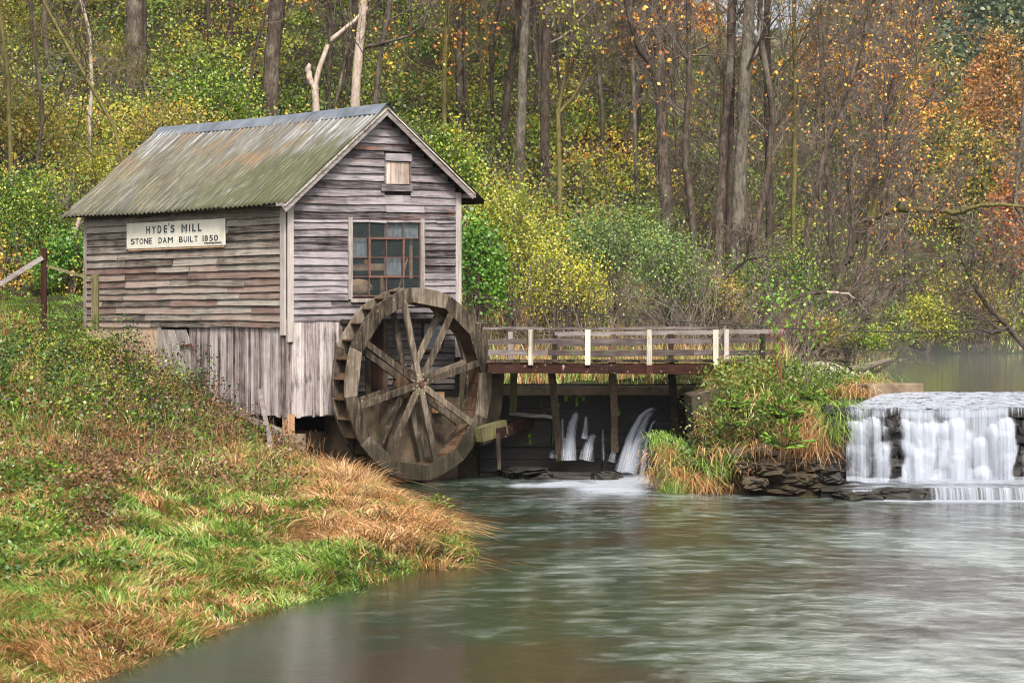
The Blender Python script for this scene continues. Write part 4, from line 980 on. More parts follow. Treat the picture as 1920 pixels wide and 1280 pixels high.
# ------------------------------------------------------------------ old fence by the left corner of the mill
fe = empty("old_fence", tuple(P_(82, 610, 57)), 0, "dark red and mossy posts with two crooked rails at the mill's left corner", "fence")
mb = MB(); mb.box(P_(82, 543, 57), (.135, .12, P_(0, 466, 57).z - P_(0, 622, 57).z), j=.008); child(mb, "post", M['red_post'], fe)
mb = MB(); mb.box(P_(179, 565, 57.3), (.17, .15, P_(0, 516, 57).z - P_(0, 618, 57).z), j=.012); child(mb, "post", M['mossy_wood'], fe)
mb = MB(); mb.bar(P_(-70, 575, 56.9), P_(80, 483, 56.9), .05, .11, up=(0, 0, 1), j=.005, n=3); child(mb, "rail", M['trim_x'], fe)
mb = MB(); mb.bar(P_(85, 498, 57.0), P_(172, 523, 57.2), .05, .07, up=(0, 0, 1), j=.008, n=4, wob=.006); child(mb, "rail", M['mossy_wood'], fe)
mb = MB(); mb.bar(P_(487, 730, 51.5), P_(514, 862, 50.6), .10, .05, up=(0, 1, 0), j=.006, n=4, wob=.006)
tag(mb.build("leaning_plank", M['rail']), "thin grey plank leaning against the skirt boards near the mill's front corner", "plank")

cbl = np.array([P_(*q, 57.6)[:] for q in ((858, 543), (960, 569), (1120, 589), (1280, 603), (1400, 611), (1500, 616.5), (1640, 621.5), (1800, 622.5), (1920, 620), (2200, 606), (2500, 585))])
cb = resample(cbl, 60); V, Fq = tubes(cb[None], np.full((1, 60), .014), 6)
tag(link("cable", np_mesh("cable", V, Fq, smooth=True), M['cable']), "thin black cable sagging from the mill's right corner across the pond", "cable")

# ------------------------------------------------------------------ dam
def lipz(X): return 1.885 + .022 * np.sin(X * 1.9) + .016 * np.sin(X * 5.3 + 1) + .010 * np.sin(X * 13.7)
DX0, DX1, DY = 7.25, 26.0, 51.25
dam = empty("stone_dam", (12, DY, 0), 0, "low wall of dark wet stones carrying the waterfall at the right", "dam")
mb = MB(); z = -.3
while z < 1.80:
    h = random.uniform(.13, .24); h = min(h, 1.84 - z); x = DX0 - .25 + random.uniform(-.2, .1)
    while x < DX1:
        L = random.uniform(.14, .62); out = random.uniform(-.02, .16) - (.10 if z < .5 else 0)
        cx_, cz_ = x + L / 2, z + h / 2
        mb.box((cx_, DY + .36 + out, cz_ + random.uniform(-.04, .04)), (L - .02, .8, h + random.uniform(-.03, .07)), Matrix.Rotation(random.gauss(0, .10), 3, 'Y'), j=.05); x += L
    z += h
child(mb, "masonry", M['damstone'], dam, bevel=.03)
mb = MB(); n = 160
for i in range(n + 1):
    x = DX0 - .1 + (DX1 - DX0) * i / n; jj = random.uniform(-.03, .03)
    mb.v += [(x, DY - .06 + jj, 1.70), (x, DY - .06 + jj, lipz(x) - .02), (x + (.25 if i == 0 else 0), 53.5, 2.15), (x, 53.9, 1.4)]
for i in range(n):
    for k in range(3): mb.f.append((4 * i + k, 4 * i + 4 + k, 4 * i + 5 + k, 4 * i + 1 + k)); mb.r.append(.5); mb.p.append(0)
child(mb, "crest", M['damstone'], dam)
mb = MB(); mb.box((8.45, 53.7, 2.12), (1.5, 1.2, .5), Matrix.Rotation(R(24), 3, 'Z'), j=.03); child(mb, "abutment", M['concrete'], dam, bevel=.03)
mb = MB(); n = 60
for i in range(n + 1):
    x = DX0 - .6 + (DX1 - DX0) * i / n; jj = random.uniform(-.07, .07); f = min(1, max(0, (x - 6.9) / 2.3))
    mb.v += [(x, 51.3, .34), (x, 50.3 + jj, .25 * (.5 + .5 * f) + .02), (x, 49.75 + jj + .7 * (1 - f), .19 * (.5 + .5 * f)), (x, 49.68 + jj + .7 * (1 - f), -.3)]
for i in range(n):
    for k in range(3): mb.f.append((4 * i + k, 4 * i + 4 + k, 4 * i + 5 + k, 4 * i + 1 + k)[::-1]); mb.r.append(.5); mb.p.append(0)
child(mb, "foot_ledge", M['rock'], dam)

BANDS = [(1575, 0), (1586, .5), (1598, .75), (1612, .8), (1625, .6), (1640, .8), (1656, .75), (1663, .42), (1672, .30), (1684, .34), (1692, .8), (1715, 1.0), (1745, 1.0), (1753, .7), (1760, .75), (1768, .95), (1795, 1.05), (1815, .9), (1840, 1.0), (1875, 1.0), (1892, .9), (1899, .35), (1910, .2), (1922, .75), (1960, .95), (2050, .85), (2080, .3), (2110, .95), (2400, .8), (2450, .2), (2500, .9), (3300, .8)]
def band(X, Y): return np.interp(CX + X / Y * F, [b[0] for b in BANDS], [b[1] for b in BANDS])
g = np.random.default_rng(5)
def fall_sheet(name, layer):
    nx, nz = 520, 40; xs = np.linspace(DX0, DX1 - .5, nx); s = np.linspace(0, 1, nz); X, S = np.meshgrid(xs, s)
    Z = lipz(X) + .015 - S * 1.60
    gg = np.random.default_rng(60 + layer); bulge = np.zeros_like(X); add = np.zeros_like(X)
    for _ in range(150):
        xc, sc0, wd_, am = gg.uniform(DX0, DX1), gg.uniform(.10, .85), gg.uniform(.10, .38), gg.uniform(.08, .26)
        e = 1 - ((X - xc) / wd_) ** 2; m_ = e > 0; pr_ = np.sqrt(np.where(m_, e, 0)); top = sc0 + .10 * (1 - pr_)
        b_ = np.where(m_ & (S > top), am * pr_ * np.clip((S - top) * 9, 0, 1) ** .5, 0); bulge = np.maximum(bulge, b_)
        add = np.maximum(add, np.where(m_ & (S > top), pr_ * np.exp(-(S - top) * 3.0), 0))
    out = .08 + .05 * layer + .10 * np.sqrt(S) + bulge + .012 * np.sin(X * 21 + layer)
    Y = DY - out; D = band(X + .05 * np.sin(S * 7 + X * 3) + .03 * np.sin(S * 17 + X * 11), DY + 0 * X) - .16 * (.5 + .5 * np.sin(X * 6.1 + 2.2 * np.sin(X * 2.3)) * np.sin(X * 11.3 + 1)) * (S > .12)
    D = D + (.42 if layer == 0 else .30) * (add - .45) * (D > .05)
    D = D * (1 - .15 * layer); D = np.where(S > .93, np.maximum(D, .75 * (D > .3)), D); D = np.where((S < .05) & (D > .05), D * .8, D)
    i = np.arange(X.size).reshape(X.shape); Fq = np.stack([i[:-1, :-1], i[:-1, 1:], i[1:, 1:], i[1:, :-1]], -1).reshape(-1, 4)
    V = np.stack([X, Y, Z], -1).reshape(-1, 3); uv = np.stack([X * .8 + layer * 13, S * 1.6, X * 0], -1).reshape(-1, 3)
    tag(link(name, np_mesh(name, V, Fq, smooth=True, uvw=uv, pt=D.ravel()), M['fall']), kind='structure')
fall_sheet("waterfall", 0); fall_sheet("waterfall", 1)
# lip curtain (short fine threads) and sliding water over the crest
M['lip'] = white_water("lip_threads", 16, .8, .48, .70, .8)
nx = 500; xs = np.linspace(DX0, DX1 - .5, nx); s = np.linspace(0, 1, 8); X, S = np.meshgrid(xs, s); g1 = np.interp(xs, np.linspace(DX0, DX1, 90), g.uniform(.15, .75, 90))[None]
V = np.stack([X, DY - .08 - .05 * np.sqrt(S), lipz(X) + .02 - S * g1], -1).reshape(-1, 3); i = np.arange(X.size).reshape(X.shape)
D = .62 - .45 * S + 0 * X; D = D * (X > DX0 + .1)
tag(link("waterfall", np_mesh("waterfall", V, np.stack([i[:-1, :-1], i[:-1, 1:], i[1:, 1:], i[1:, :-1]], -1).reshape(-1, 4), smooth=True, uvw=np.stack([X, S * .5, X * 0], -1).reshape(-1, 3), pt=D.ravel()), M['lip']), kind='structure')
M['rill'] = white_water("rippling_crest_water", 3.5, 5.0, .34, .70, .85)
def zcrest(X, Y): k = np.clip((Y - 51.17) / 2.3, 0, 1); return lipz(X) * (1 - k) + 2.208 * k + .01
X, Y = np.meshgrid(np.linspace(DX0 + .05, DX1 - .3, 160), np.linspace(51.14, 53.52, 16)); X = X + np.clip((Y - 51.14) / 2.4, 0, 1) * 1.35 * np.clip(1 - (X - DX0) / 3, 0, 1)
D = np.where(Y > 53.3, .25, .62) + 0 * X; i = np.arange(X.size).reshape(X.shape)
tag(link("crest_water", np_mesh("crest_water", np.stack([X, Y, zcrest(X, Y) + .006], -1).reshape(-1, 3), np.stack([i[:-1, :-1], i[:-1, 1:], i[1:, 1:], i[1:, :-1]], -1).reshape(-1, 4), smooth=True, uvw=np.stack([X, Y, X * 0], -1).reshape(-1, 3), pt=D.ravel()), M['rill']), kind='structure')
# water over the foot ledge, small step, foam on the river below
M['soft'] = white_water("soft_foam", .9, 2.6, .30, .95, .88)
def strip(name, mat, xs, prof, df, us=1.0):
    X, T = np.meshgrid(xs, np.arange(len(prof))); Yp = np.array([p[0] for p in prof])[T.astype(int)]; Zp = np.array([p[1] for p in prof])[T.astype(int)]
    f = np.clip((X - 6.6) / 2.3, 0, 1); Yp = np.where(Yp < 50.5, Yp + .6 * (1 - f), Yp)
    Zp = np.where(Zp > .05, Zp * (.6 + .4 * f), Zp)
    i = np.arange(X.size).reshape(X.shape); L = np.cumsum([0] + [math.hypot(prof[k + 1][0] - prof[k][0], prof[k + 1][1] - prof[k][1]) for k in range(len(prof) - 1)])[T.astype(int)]
    tag(link(name, np_mesh(name, np.stack([X, Yp, Zp], -1).reshape(-1, 3), np.stack([i[:-1, :-1], i[:-1, 1:], i[1:, 1:], i[1:, :-1]], -1).reshape(-1, 4), smooth=True, uvw=np.stack([X * us, L, X * 0], -1).reshape(-1, 3), pt=df(X, T).ravel()), mat), kind='structure')
def dfoot(X, T):
    px = CX + X / 50.3 * F; base = np.interp(px, [1500, 1570, 1600, 1650, 1700, 1750, 2000], [0, .12, .42, .5, .52, .62, .6])
    return base * np.interp(T, [0, 1, 2, 3, 4, 5, 6], [1, 1, .9, .9, .9, .95, .8])
strip("ledge_water", M['soft'], np.linspace(6.4, DX1 - .5, 260), [(51.1, .42), (50.8, .36), (50.35, .31), (50.0, .29), (49.74, .27)], lambda X, T: np.clip(dfoot(X, T) + .12, 0, 1))
strip("ledge_water", M['fall'], np.linspace(7.2, DX1 - .5, 360), [(49.74, .272), (49.66, .22), (49.60, .12), (49.57, .0)], lambda X, T: np.interp(CX + X / 49.6 * F, [1580, 1610, 1640, 1650, 1700, 1735, 1760, 2400], [.2, .62, .6, .2, .35, .3, .66, .62]))
strip("foam", M['soft'], np.linspace(6.2, DX1, 160), [(50.2, .008), (49.6, .008), (49.3, .008), (48.9, .007), (48.2, .006)], lambda X, T: np.clip((X - 6.3) / 1.6, 0, 1) * np.interp(T, [0, 1, 2, 3, 4], [1, 1, .85, .45, 0]))

# ------------------------------------------------------------------ jets through the sluice wall
def jet(pts, r0, r1, Ya, Yb, dens, k=18):
    r0, r1 = r0 * 1.1, r1 * 1.7
    n = len(pts); W3 = np.array([at(p[0], p[1], Ya + (Yb - Ya) * i / (n - 1)) for i, p in enumerate(pts)]); C = resample(W3, k)
    m_ = 9; V = []; uv = []; D = []
    for i in range(k):
        t = i / (k - 1); r = (r0 + (r1 - r0) * t) / F * Ya; T = C[min(i + 1, k - 1)] - C[max(i - 1, 0)]; T /= np.linalg.norm(T); sx_ = unit(np.cross(T, np.array([0, 1.0, 0])))
        for j in range(m_):
            u = j / (m_ - 1) * 2 - 1; V.append(C[i] + sx_ * u * r + np.array([0, -1, 0]) * (1 - u * u) * r * .7); uv.append((u * r * 2 + r0 * 3.1, t * 1.2, 0)); D.append(dens * (1 - u * u) ** .8 * (1 - .25 * t) * min(1, .35 + t * 6))
    i = np.arange(len(V)).reshape(k, m_)
    return np.array(V), np.stack([i[:-1, :-1], i[:-1, 1:], i[1:, 1:], i[1:, :-1]], -1).reshape(-1, 4), np.array(uv), np.array(D)
JETS = [([(1234, 768), (1218, 767), (1202, 780), (1186, 810), (1174, 850), (1164, 885)], 3, 9, .95), ([(1230, 770), (1216, 778), (1205, 800), (1192, 840), (1180, 885)], 4, 13, .75),
        ([(1232, 785), (1222, 795), (1214, 820), (1206, 860), (1202, 890)], 2, 5, .8), ([(1226, 818), (1210, 818), (1195, 828), (1184, 850), (1176, 885)], 4, 12, .85), ([(1230, 818), (1222, 830), (1216, 855), (1214, 885)], 3, 9, .5),
        ([(1118, 817), (1110, 820), (1103, 835), (1098, 862)], 5, 11, .85), ([(1086, 776), (1080, 778), (1073, 795), (1070, 820), (1070, 862)], 7, 9, .85), ([(1099, 778), (1098, 800), (1096, 822)], 4, 5, .8),
        ([(1060, 818), (1062, 840), (1064, 862)], 5, 10, .9), ([(1054, 780), (1055, 820), (1057, 862)], 3, 4, .7), ([(1162, 838), (1156, 842), (1150, 852), (1147, 866)], 3, 6, .7), ([(1036, 843), (1037, 858)], 6, 7, .6), ([(1130, 800), (1131, 862)], 3, 3, .6), ([(1170, 820), (1171, 862)], 5, 5, .25)]
jt = [jet(p, a, b, 57.85, 56.9, d) for p, a, b, d in JETS]; off = 0; VV = []; FF = []; UU = []; DD = []
for V, Fq, U_, D in jt: VV.append(V); FF.append(Fq + off); off += len(V); UU.append(U_); DD.append(D)
tag(link("water_jets", np_mesh("water_jets", np.concatenate(VV), np.concatenate(FF), smooth=True, uvw=np.concatenate(UU), pt=np.concatenate(DD)), M['jet']), kind='structure')
# foam on the water below the jets, streaks running left and forward
def vn_early(x, y): return .5 + .25 * np.sin(x * .06 + 1.7 * np.sin(y * .031)) + .25 * np.sin(y * .09 + 1.3 * np.sin(x * .043))
X, Y = np.meshgrid(np.linspace(-.9, 4.0, 200), np.linspace(44, 58, 260)); px = CX + X / Y * F; py = HY + CZ / Y * F
D = 1.3 * np.exp(-((px - 1178) / 50) ** 2 - ((py - 892) / 22) ** 2) + .9 * np.exp(-((px - 1150) / 75) ** 2 - ((py - 915) / 17) ** 2) + .85 * np.exp(-((px - 1085) / 55) ** 2 - ((py - 872) / 9) ** 2) + .45 * np.exp(-((px - 1080) / 100) ** 2 - ((py - 900) / 10) ** 2) + .34 * np.exp(-((px - 1060) / 130) ** 2 - ((py - 940) / 24) ** 2) + .75 * np.exp(-((px - 1015 - (908 - py) * 2) / 62) ** 4 - ((py - 910) / 5.0) ** 2)
D = 1.0 * D * (.75 + .5 * vn_early(px, py * 3)); D = np.clip(D, 0, .9)
i = np.arange(X.size).reshape(X.shape)
tag(link("foam", np_mesh("foam", np.stack([X, Y, X * 0 + .014 + .05 * np.clip(D - .6, 0, 1)], -1).reshape(-1, 3), np.stack([i[:-1, :-1], i[:-1, 1:], i[1:, 1:], i[1:, :-1]], -1).reshape(-1, 4), smooth=True, uvw=np.stack([X * .8, Y * 1.0, X * 0], -1).reshape(-1, 3), pt=np.clip(D, 0, 1).ravel()), M['soft']), kind='structure')
def foam_patch(pts, z=.02):
    V = []; 
    for (px, py) in pts: Y = CZ * F / (py - HY); V.append(((px - CX) / F * Y, Y, z))
    me = bpy.data.meshes.new("foam"); me.from_pydata(V, [], [tuple(range(len(V)))]); me.update()
    if me.polygons[0].normal.z < 0: me.flip_normals()
    tag(link("foam", me, M['froth']), kind='structure')
M['froth'] = plain("froth", (.60, .57, .48), (.78, .76, .70), 6, .8, .3)
# ------------------------------------------------------------------ rocks
def rock(name, px, py, Y, s, mat, seed, label, cat="rock", group=None, z=None):
    g = np.random.default_rng(seed); bm_v = []; n, m_ = 26, 16; c = at(px, py, Y)
    if z is not None: c[2] = z
    fr = g.uniform(1.5, 7, (9, 3)); ph = g.uniform(0, 6, 9)
    for i in range(m_ + 1):
        th = math.pi * i / m_
        for k in range(n):
            a_ = 2 * math.pi * k / n; d = np.array([math.sin(th) * math.cos(a_), math.sin(th) * math.sin(a_), math.cos(th)]); e = np.sign(d) * np.abs(d) ** .55
            r_ = 1 + sum(.10 / (1 + .35 * q) * math.sin(fr[q] @ (d + .001) * (1 + .5 * q) + ph[q]) for q in range(9)); r_ = round(r_ * 9) / 9 * .6 + r_ * .4
            bm_v.append((e[0] * s[0] * r_, e[1] * s[1] * r_, e[2] * s[2] * (r_ * .6 + .4)))
    Fq = [(i * n + k, (i + 1) * n + k, (i + 1) * n + (k + 1) % n, i * n + (k + 1) % n) for i in range(m_) for k in range(n)]
    q = MB(); q.add(bm_v, Fq); o = q.build(name, mat); o.location = c; o.rotation_euler = (0, 0, g.uniform(0, 6)); return tag(o, label, cat, group)
rock("rock", 1133, 893, 56.0, (.28, .2, .16), M['rock'], 1, "small dark rock standing in the white water below the jets", z=.06)
rock("rock", 1075, 884, 56.6, (1.1, .35, .14), M['rock'], 2, "flat black ledge of rock under the left pair of jets", z=.02)
rock("rock", 985, 880, 57.4, (1.2, .5, .20), M['rock'], 3, "low dark slab at the foot of the plank wall beside the wheel", z=.05)
rock("rock", 1690, 933, 50.0, (.62, .3, .20), M['rock'], 4, "rounded dark rock in the foam at the foot of the waterfall", z=.04)
rock("rock", 1600, 928, 50.6, (1.0, .5, .16), M['rock'], 5, "flat dark rock where the waterfall meets the bank", z=.02)
rock("rock", 1675, 800, 51.2, (.15, .16, .20), M['damstone'], 6, "dark stone bulging through the gap in the waterfall", z=1.55)
for k, (px, py, s) in enumerate([(1415, 905, (.42, .3, .14)), (1450, 880, (.36, .3, .15)), (1490, 897, (.50, .3, .12)), (1530, 872, (.36, .3, .15)), (1500, 868, (.25, .25, .11)), (1560, 893, (.40, .3, .15)), (1570, 860, (.26, .3, .16)), (1545, 915, (.45, .35, .08)), (1470, 918, (.5, .35, .07)), (1400, 876, (.28, .25, .13)), (1575, 820, (.16, .3, .18)), (1582, 785, (.14, .3, .14))]):
    rock("bank_stone", px, py, 51.15 + (.25 if py < 880 else 0), s, M['stone'] if px < 1560 else M['damstone'], 20 + k, "brown stone of the rough ledge at the foot of the overgrown bank", "stone", "stones at the foot of the overgrown bank")

mb = MB()
for (pts, ya, yb) in (([(1296, 742), (1350, 728), (1352, 850), (1318, 862), (1304, 850)], 53.3, 55.5), ([(1378, 848), (1470, 838), (1585, 800), (1588, 925), (1500, 922), (1400, 915)], 51.75, 53.0)): prism(mb, pts, ya, yb)
for k in range(46):
    px, py = random.uniform(1385, 1585), random.uniform(835, 918); mb.box(P_(px, py, 51.72 + random.uniform(-.06, .05)), (random.uniform(.22, .55), .35, random.uniform(.09, .2)), Matrix.Rotation(random.gauss(0, .08), 3, 'Y'), j=.04)
tag(mb.build("bedrock", M['stone'], bevel=.02), kind='structure')
# sandy path and log on the strip between river and pond
X0 = np.linspace(0, 1, 14); Yp = np.linspace(57.5, 68, 20); V = []
for Y in Yp:
    a, b = (np.interp(Y, [58, 62, 70, 78], [1500, 1470, 1500, 1590]) - CX) / F * Y, (np.interp(Y, [58, 62, 70, 78], [1600, 1610, 1640, 1640]) - CX) / F * Y
    for f in X0: V.append((a + (b - a) * f, Y, 0))
V = np.array(V); V[:, 2] = height(V[:, 0], V[:, 1]) + .04; i = np.arange(len(V)).reshape(len(Yp), 14)
tag(link("path", np_mesh("path", V, np.stack([i[:-1, :-1], i[:-1, 1:], i[1:, 1:], i[1:, :-1]], -1).reshape(-1, 4), smooth=True), M['sand']), kind='structure')
lg = resample([at(1590, 697, 66), at(1625, 688, 68), (at(1663, 676, 70))], 8); V, Fq = tubes(lg[None], np.linspace(.16, .07, 8)[None], 8)
tag(link("log", np_mesh("log", V, Fq, smooth=True), M['log']), "grey driftwood log on the bank beside the pond", "log")

# ------------------------------------------------------------------ vegetation: grass
def sample_land(n, px0, px1, Y0, Y1, g=rng, water=True, off=.0):
    q = g.uniform(1 / Y1, 1 / Y0, n); Y = 1 / q; px = g.uniform(px0, px1, n); X = (px - CX) / F * Y
    ok = sd_poly(X, Y, RIVER) > off if water else np.ones(n, bool)
    ok &= sd_poly(X, Y, POND) > .1
    # keep out of the mill footprint
    lx = (X - CORN[0]) * math.cos(PHI) + (Y - CORN[1]) * math.sin(PHI); ly = -(X - CORN[0]) * math.sin(PHI) + (Y - CORN[1]) * math.cos(PHI)
    ok &= ~((lx > -.12) & (lx < GW + .1) & (ly > -.1) & (ly < SL + .1))
    X, Y = X[ok], Y[ok]; return np.stack([X, Y, height(X, Y)], 1)
def off_path(B): p = CX + B[:, 0] / B[:, 1] * F; return ~((p > 1478) & (p < 1640) & (B[:, 1] > 57.5) & (B[:, 1] < 76))
def vnoise(x, y, s, seed=0):
    g = np.random.default_rng(seed); T = g.uniform(0, 1, (64, 64)); u = x / s; v = y / s; i = np.floor(u).astype(int); j = np.floor(v).astype(int); fu = u - i; fv = v - j
    fu = fu * fu * (3 - 2 * fu); fv = fv * fv * (3 - 2 * fv); q = lambda a, b: T[a % 64, b % 64]
    return (q(i, j) * (1 - fu) + q(i + 1, j) * fu) * (1 - fv) + (q(i, j + 1) * (1 - fu) + q(i + 1, j + 1) * fu) * fv
def px_of(B): return CX + B[:, 0] / B[:, 1] * F
def py_of(B): return HY - (B[:, 2] - CZ) / B[:, 1] * F
GREEN, DRY = [], []
GR, DR = [], []
def put(B, H, W, dry, lean=None, bend=.5, g=rng, up=1.0, r=None):
    n = len(B)
    if n == 0: return
    if lean is None:
        flow = vnoise(B[:, 0], B[:, 1], 1.1, 11) * 6.28; lean = np.stack([np.cos(flow), np.sin(flow) - .4, -.1 + 0 * flow], 1) * g.uniform(.2, 1.0, n)[:, None] + g.normal(size=(n, 3)) * .25; lean[:, 2] = -.15
    Q = blades(B, H, W, lean, g, bend, up); r = g.uniform(0, 1, n) if r is None else r; r = np.repeat(np.clip(r, 0, 1), 3)
    if dry is True: DRY.append(Q); DR.append(r)
    elif dry is False: GREEN.append(Q); GR.append(r)
    else:
        m3 = np.repeat(dry, 3); DRY.append(Q[m3]); DR.append(r[m3]); GREEN.append(Q[~m3]); GR.append(r[~m3])
# left bank sward
B = sample_land(125000, -60, 900, 22, 56, off=.10); px = px_of(B); py = py_of(B); n = len(B)
mix = .34 * vnoise(B[:, 0], B[:, 1], .9, 1) + .30 * vnoise(B[:, 0], B[:, 1], .3, 2) + .36 * rng.uniform(0, 1, n)
mix += .03 * ((py > 830) & (py < 950) & (px < 560)) - .07 * ((px > 380) & (px < 720) & (py > 1010) & (py < 1130)) + .10 * (py > 1180)
mix += -.13 * ((py < 850) & (px < 600)) - .03 * (py < 1150); dry = mix > .515
tn = vnoise(B[:, 0], B[:, 1], .6, 5) * .5 + rng.uniform(0, .55, n) - .18 * (py < 830)
H = (.10 + .22 * vnoise(B[:, 0], B[:, 1], .5, 3)) * rng.uniform(.5, 1.7, n) * np.where(B[:, 1] > 45, 1.25, 1.0)
flow = vnoise(B[:, 0], B[:, 1], .7, 11) * 9 + rng.normal(size=n) * 1.0; ln = np.stack([np.cos(flow), np.sin(flow) - .3, -.15 + 0 * flow], 1) * rng.uniform(.2, 1.2, n)[:, None]; ln[:, 2] = -.15
put(B, H, (.016 * B[:, 1] / 35 + .004) * rng.uniform(.5, 1.4, n), dry, ln, r=tn, up=.75)
# longer tufts, flopping
def tufts(n, px0, px1, Y0, Y1, per, H, Wd, dry, spread=.18, seed=1, bend=.9, cond=None, up=.8):
    g = np.random.default_rng(seed); C = sample_land(n, px0, px1, Y0, Y1, g, off=.02)
    if cond is not None: C = C[cond(px_of(C), py_of(C))]
    m = len(C)
    if m == 0: return
    Bq = np.repeat(C, per, 0); a = g.uniform(0, 6.28, len(Bq)); rr = spread * np.sqrt(g.uniform(0, 1, len(Bq))); Bq[:, 0] += rr * np.cos(a); Bq[:, 1] += rr * np.sin(a); Bq[:, 2] = height(Bq[:, 0], Bq[:, 1]) - .02
    main = np.repeat(g.uniform(0, 6.28, m), per); lean = np.stack([.5 * np.cos(main) + .8 * np.cos(a), .5 * np.sin(main) + .8 * np.sin(a), -.25 + 0 * a], 1) * g.uniform(.3, 1.0, len(Bq))[:, None]
    tone = np.repeat(g.uniform(-.1, .75, m), per) + g.uniform(0, .4, len(Bq))
    put(Bq, H * g.uniform(.5, 1.2, len(Bq)) * np.repeat(g.uniform(.7, 1.2, m), per), Wd, dry, lean, bend, g, up, tone)
tufts(620, -60, 900, 22, 52, 30, .32, .016, False, seed=2)
tufts(420, -60, 700, 23, 50, 30, .32, .015, True, seed=3)
tufts(150, 480, 900, 31, 42, 44, .42, .018, False, .2, 4, cond=lambda x, y: (y > 1020))
tufts(260, 560, 835, 36, 52, 50, .95, .021, True, .24, 6, .95, cond=lambda x, y: (y > 880) & (y < 1075) & (x > 600) | (y < 900) & (x > 560))
tufts(120, 640, 850, 36, 47, 40, .60, .018, False, .3, 7, .95)
tufts(60, 620, 700, 46, 54, 50, .95, .014, True, .25, 8, .5)
tufts(50, -60, 560, 43, 57, 26, .75, .017, True, .12, 14, .5, up=1.0)
tufts(260, -60, 560, 43, 57, 26, .6, .018, False, .12, 15, .6, up=1.0)
tufts(60, -60, 120, 27, 36, 70, .5, .012, False, .2, 9, .9)
tufts(90, -60, 560, 42, 56, 40, .38, .015, True, .3, 10, .7)
tufts(200, -60, 560, 40, 56, 40, .36, .015, False, .3, 12, .7)
# lawn behind the fence
B = sample_land(30000, -80, 330, 58, 78, off=.5); put(B, rng.uniform(.05, .12, len(B)), .02, False, r=.25 + .5 * rng.uniform(0, 1, len(B)))
# overgrown bank between sluice and dam
ISL = lambda x, y: (x > 1225) & (x < 1680)
def on_bank(n, g, px0=1228, px1=1665, Y0=51.3, Y1=60, off=.0):
    C = sample_land(n, px0, px1, Y0, Y1, g, off=off); return C
g = np.random.default_rng(21)
B = on_bank(46000, g, Y0=51.8, Y1=64); B = B[off_path(B)]; mixi = .5 * vnoise(B[:, 0], B[:, 1] * 2 + B[:, 2] * 2, .45, 8) + .5 * g.uniform(0, 1, len(B)); px, py = px_of(B), py_of(B)
dryi = mixi + .12 * (px < 1340) - .05 * (px > 1500) > .55
lean = np.stack([g.normal(size=len(B)) * .35, -g.uniform(.1, .9, len(B)), -g.uniform(.1, .6, len(B))], 1)
put(B, g.uniform(.12, .5, len(B)), .019, dryi, lean, .9, g, .5)
def bank_tufts(spots, per, H, dry, seed, Wd=.014, up=.45):
    g = np.random.default_rng(seed)
    for (px, py, Y, rad) in spots:
        c = at(px, py, Y); Bq = np.repeat(c[None], per, 0) + g.normal(size=(per, 3)) * rad * np.array([1, .5, .45])
        lean = np.stack([g.normal(size=per) * .45, -g.uniform(.1, 1, per), -g.uniform(.3, 1.1, per)], 1); put(Bq, g.uniform(.4, 1.1, per) * H, Wd, dry, lean, .95, g, up, g.uniform(0, 1, per) * .8 + .1)
bank_tufts([(1250, 850, 52.6, .24), (1275, 885, 52.2, .24), (1310, 895, 51.9, .24), (1340, 900, 51.8, .22), (1240, 885, 52.9, .18)], 260, .5, True, 30, .018)
bank_tufts([(1300, 850, 52.3, .25), (1330, 870, 51.9, .22), (1260, 865, 52.4, .2), (1360, 885, 51.7, .2), (1385, 850, 51.7, .2)], 110, .38, False, 35, .018)
bank_tufts([(1555, 800, 51.6, .2), (1540, 780, 51.8, .25), (1525, 820, 51.6, .2), (1620, 725, 53.5, .3), (1600, 735, 53.0, .25), (1500, 810, 51.7, .2)], 320, .7, True, 31)
bank_tufts([(1420, 835, 51.4, .2), (1535, 835, 51.3, .18), (1500, 790, 51.6, .15), (1430, 745, 52.2, .25), (1340, 840, 51.9, .2), (1395, 870, 51.4, .15)], 60, .45, True, 36, .018)
bank_tufts([(1570, 780, 51.4, .22), (1585, 760, 51.5, .2), (1580, 800, 51.3, .15), (1550, 760, 51.9, .2), (1640, 715, 54, .3)], 260, .48, False, 32)
bank_tufts([(1255, 830, 53.0, .2), (1240, 815, 53.3, .15), (1270, 905, 51.9, .2)], 260, .5, False, 33)
B = sample_land(5200, 1120, 1480, 58.3, 61, np.random.default_rng(40), off=.02); put(B, rng.uniform(.2, .5, len(B)), .02, rng.uniform(0, 1, len(B)) > .5, rng.normal(size=(len(B), 3)) * .3, .6)
# tall dry grass behind the bridge and along the far bank
g = np.random.default_rng(41)
B = sample_land(26000, 880, 1500, 59, 74, g, off=.15); B = B[off_path(B)]; dryb = vnoise(B[:, 0], B[:, 1], .8, 9) * .5 + g.uniform(0, .5, len(B)) > .42
put(B, g.uniform(.3, .85, len(B)), .022, dryb, g.normal(size=(len(B), 3)) * .3, .6, g)
B = sample_land(9000, 1450, 1680, 62, 110, g, off=.15); B = B[off_path(B)]; put(B, g.uniform(.15, .5, len(B)), .025, g.uniform(0, 1, len(B)) > .5, g.normal(size=(len(B), 3)) * .3, .6, g)
B = sample_land(1500, 1650, 1980, 118, 134, g, off=.15); put(B, g.uniform(.2, .6, len(B)), .04, g.uniform(0, 1, len(B)) > .6, g.normal(size=(len(B), 3)) * .3, .6, g)
for nm, Q, r, mt in (("grass", GREEN, GR, M['grass']), ("dry_grass", DRY, DR, M['dry'])):
    V, Fq = quads(np.concatenate(Q)); tag(link(nm, np_mesh(nm, V, Fq, np.concatenate(r)), mt), kind='stuff')
del GREEN, DRY, GR, DR

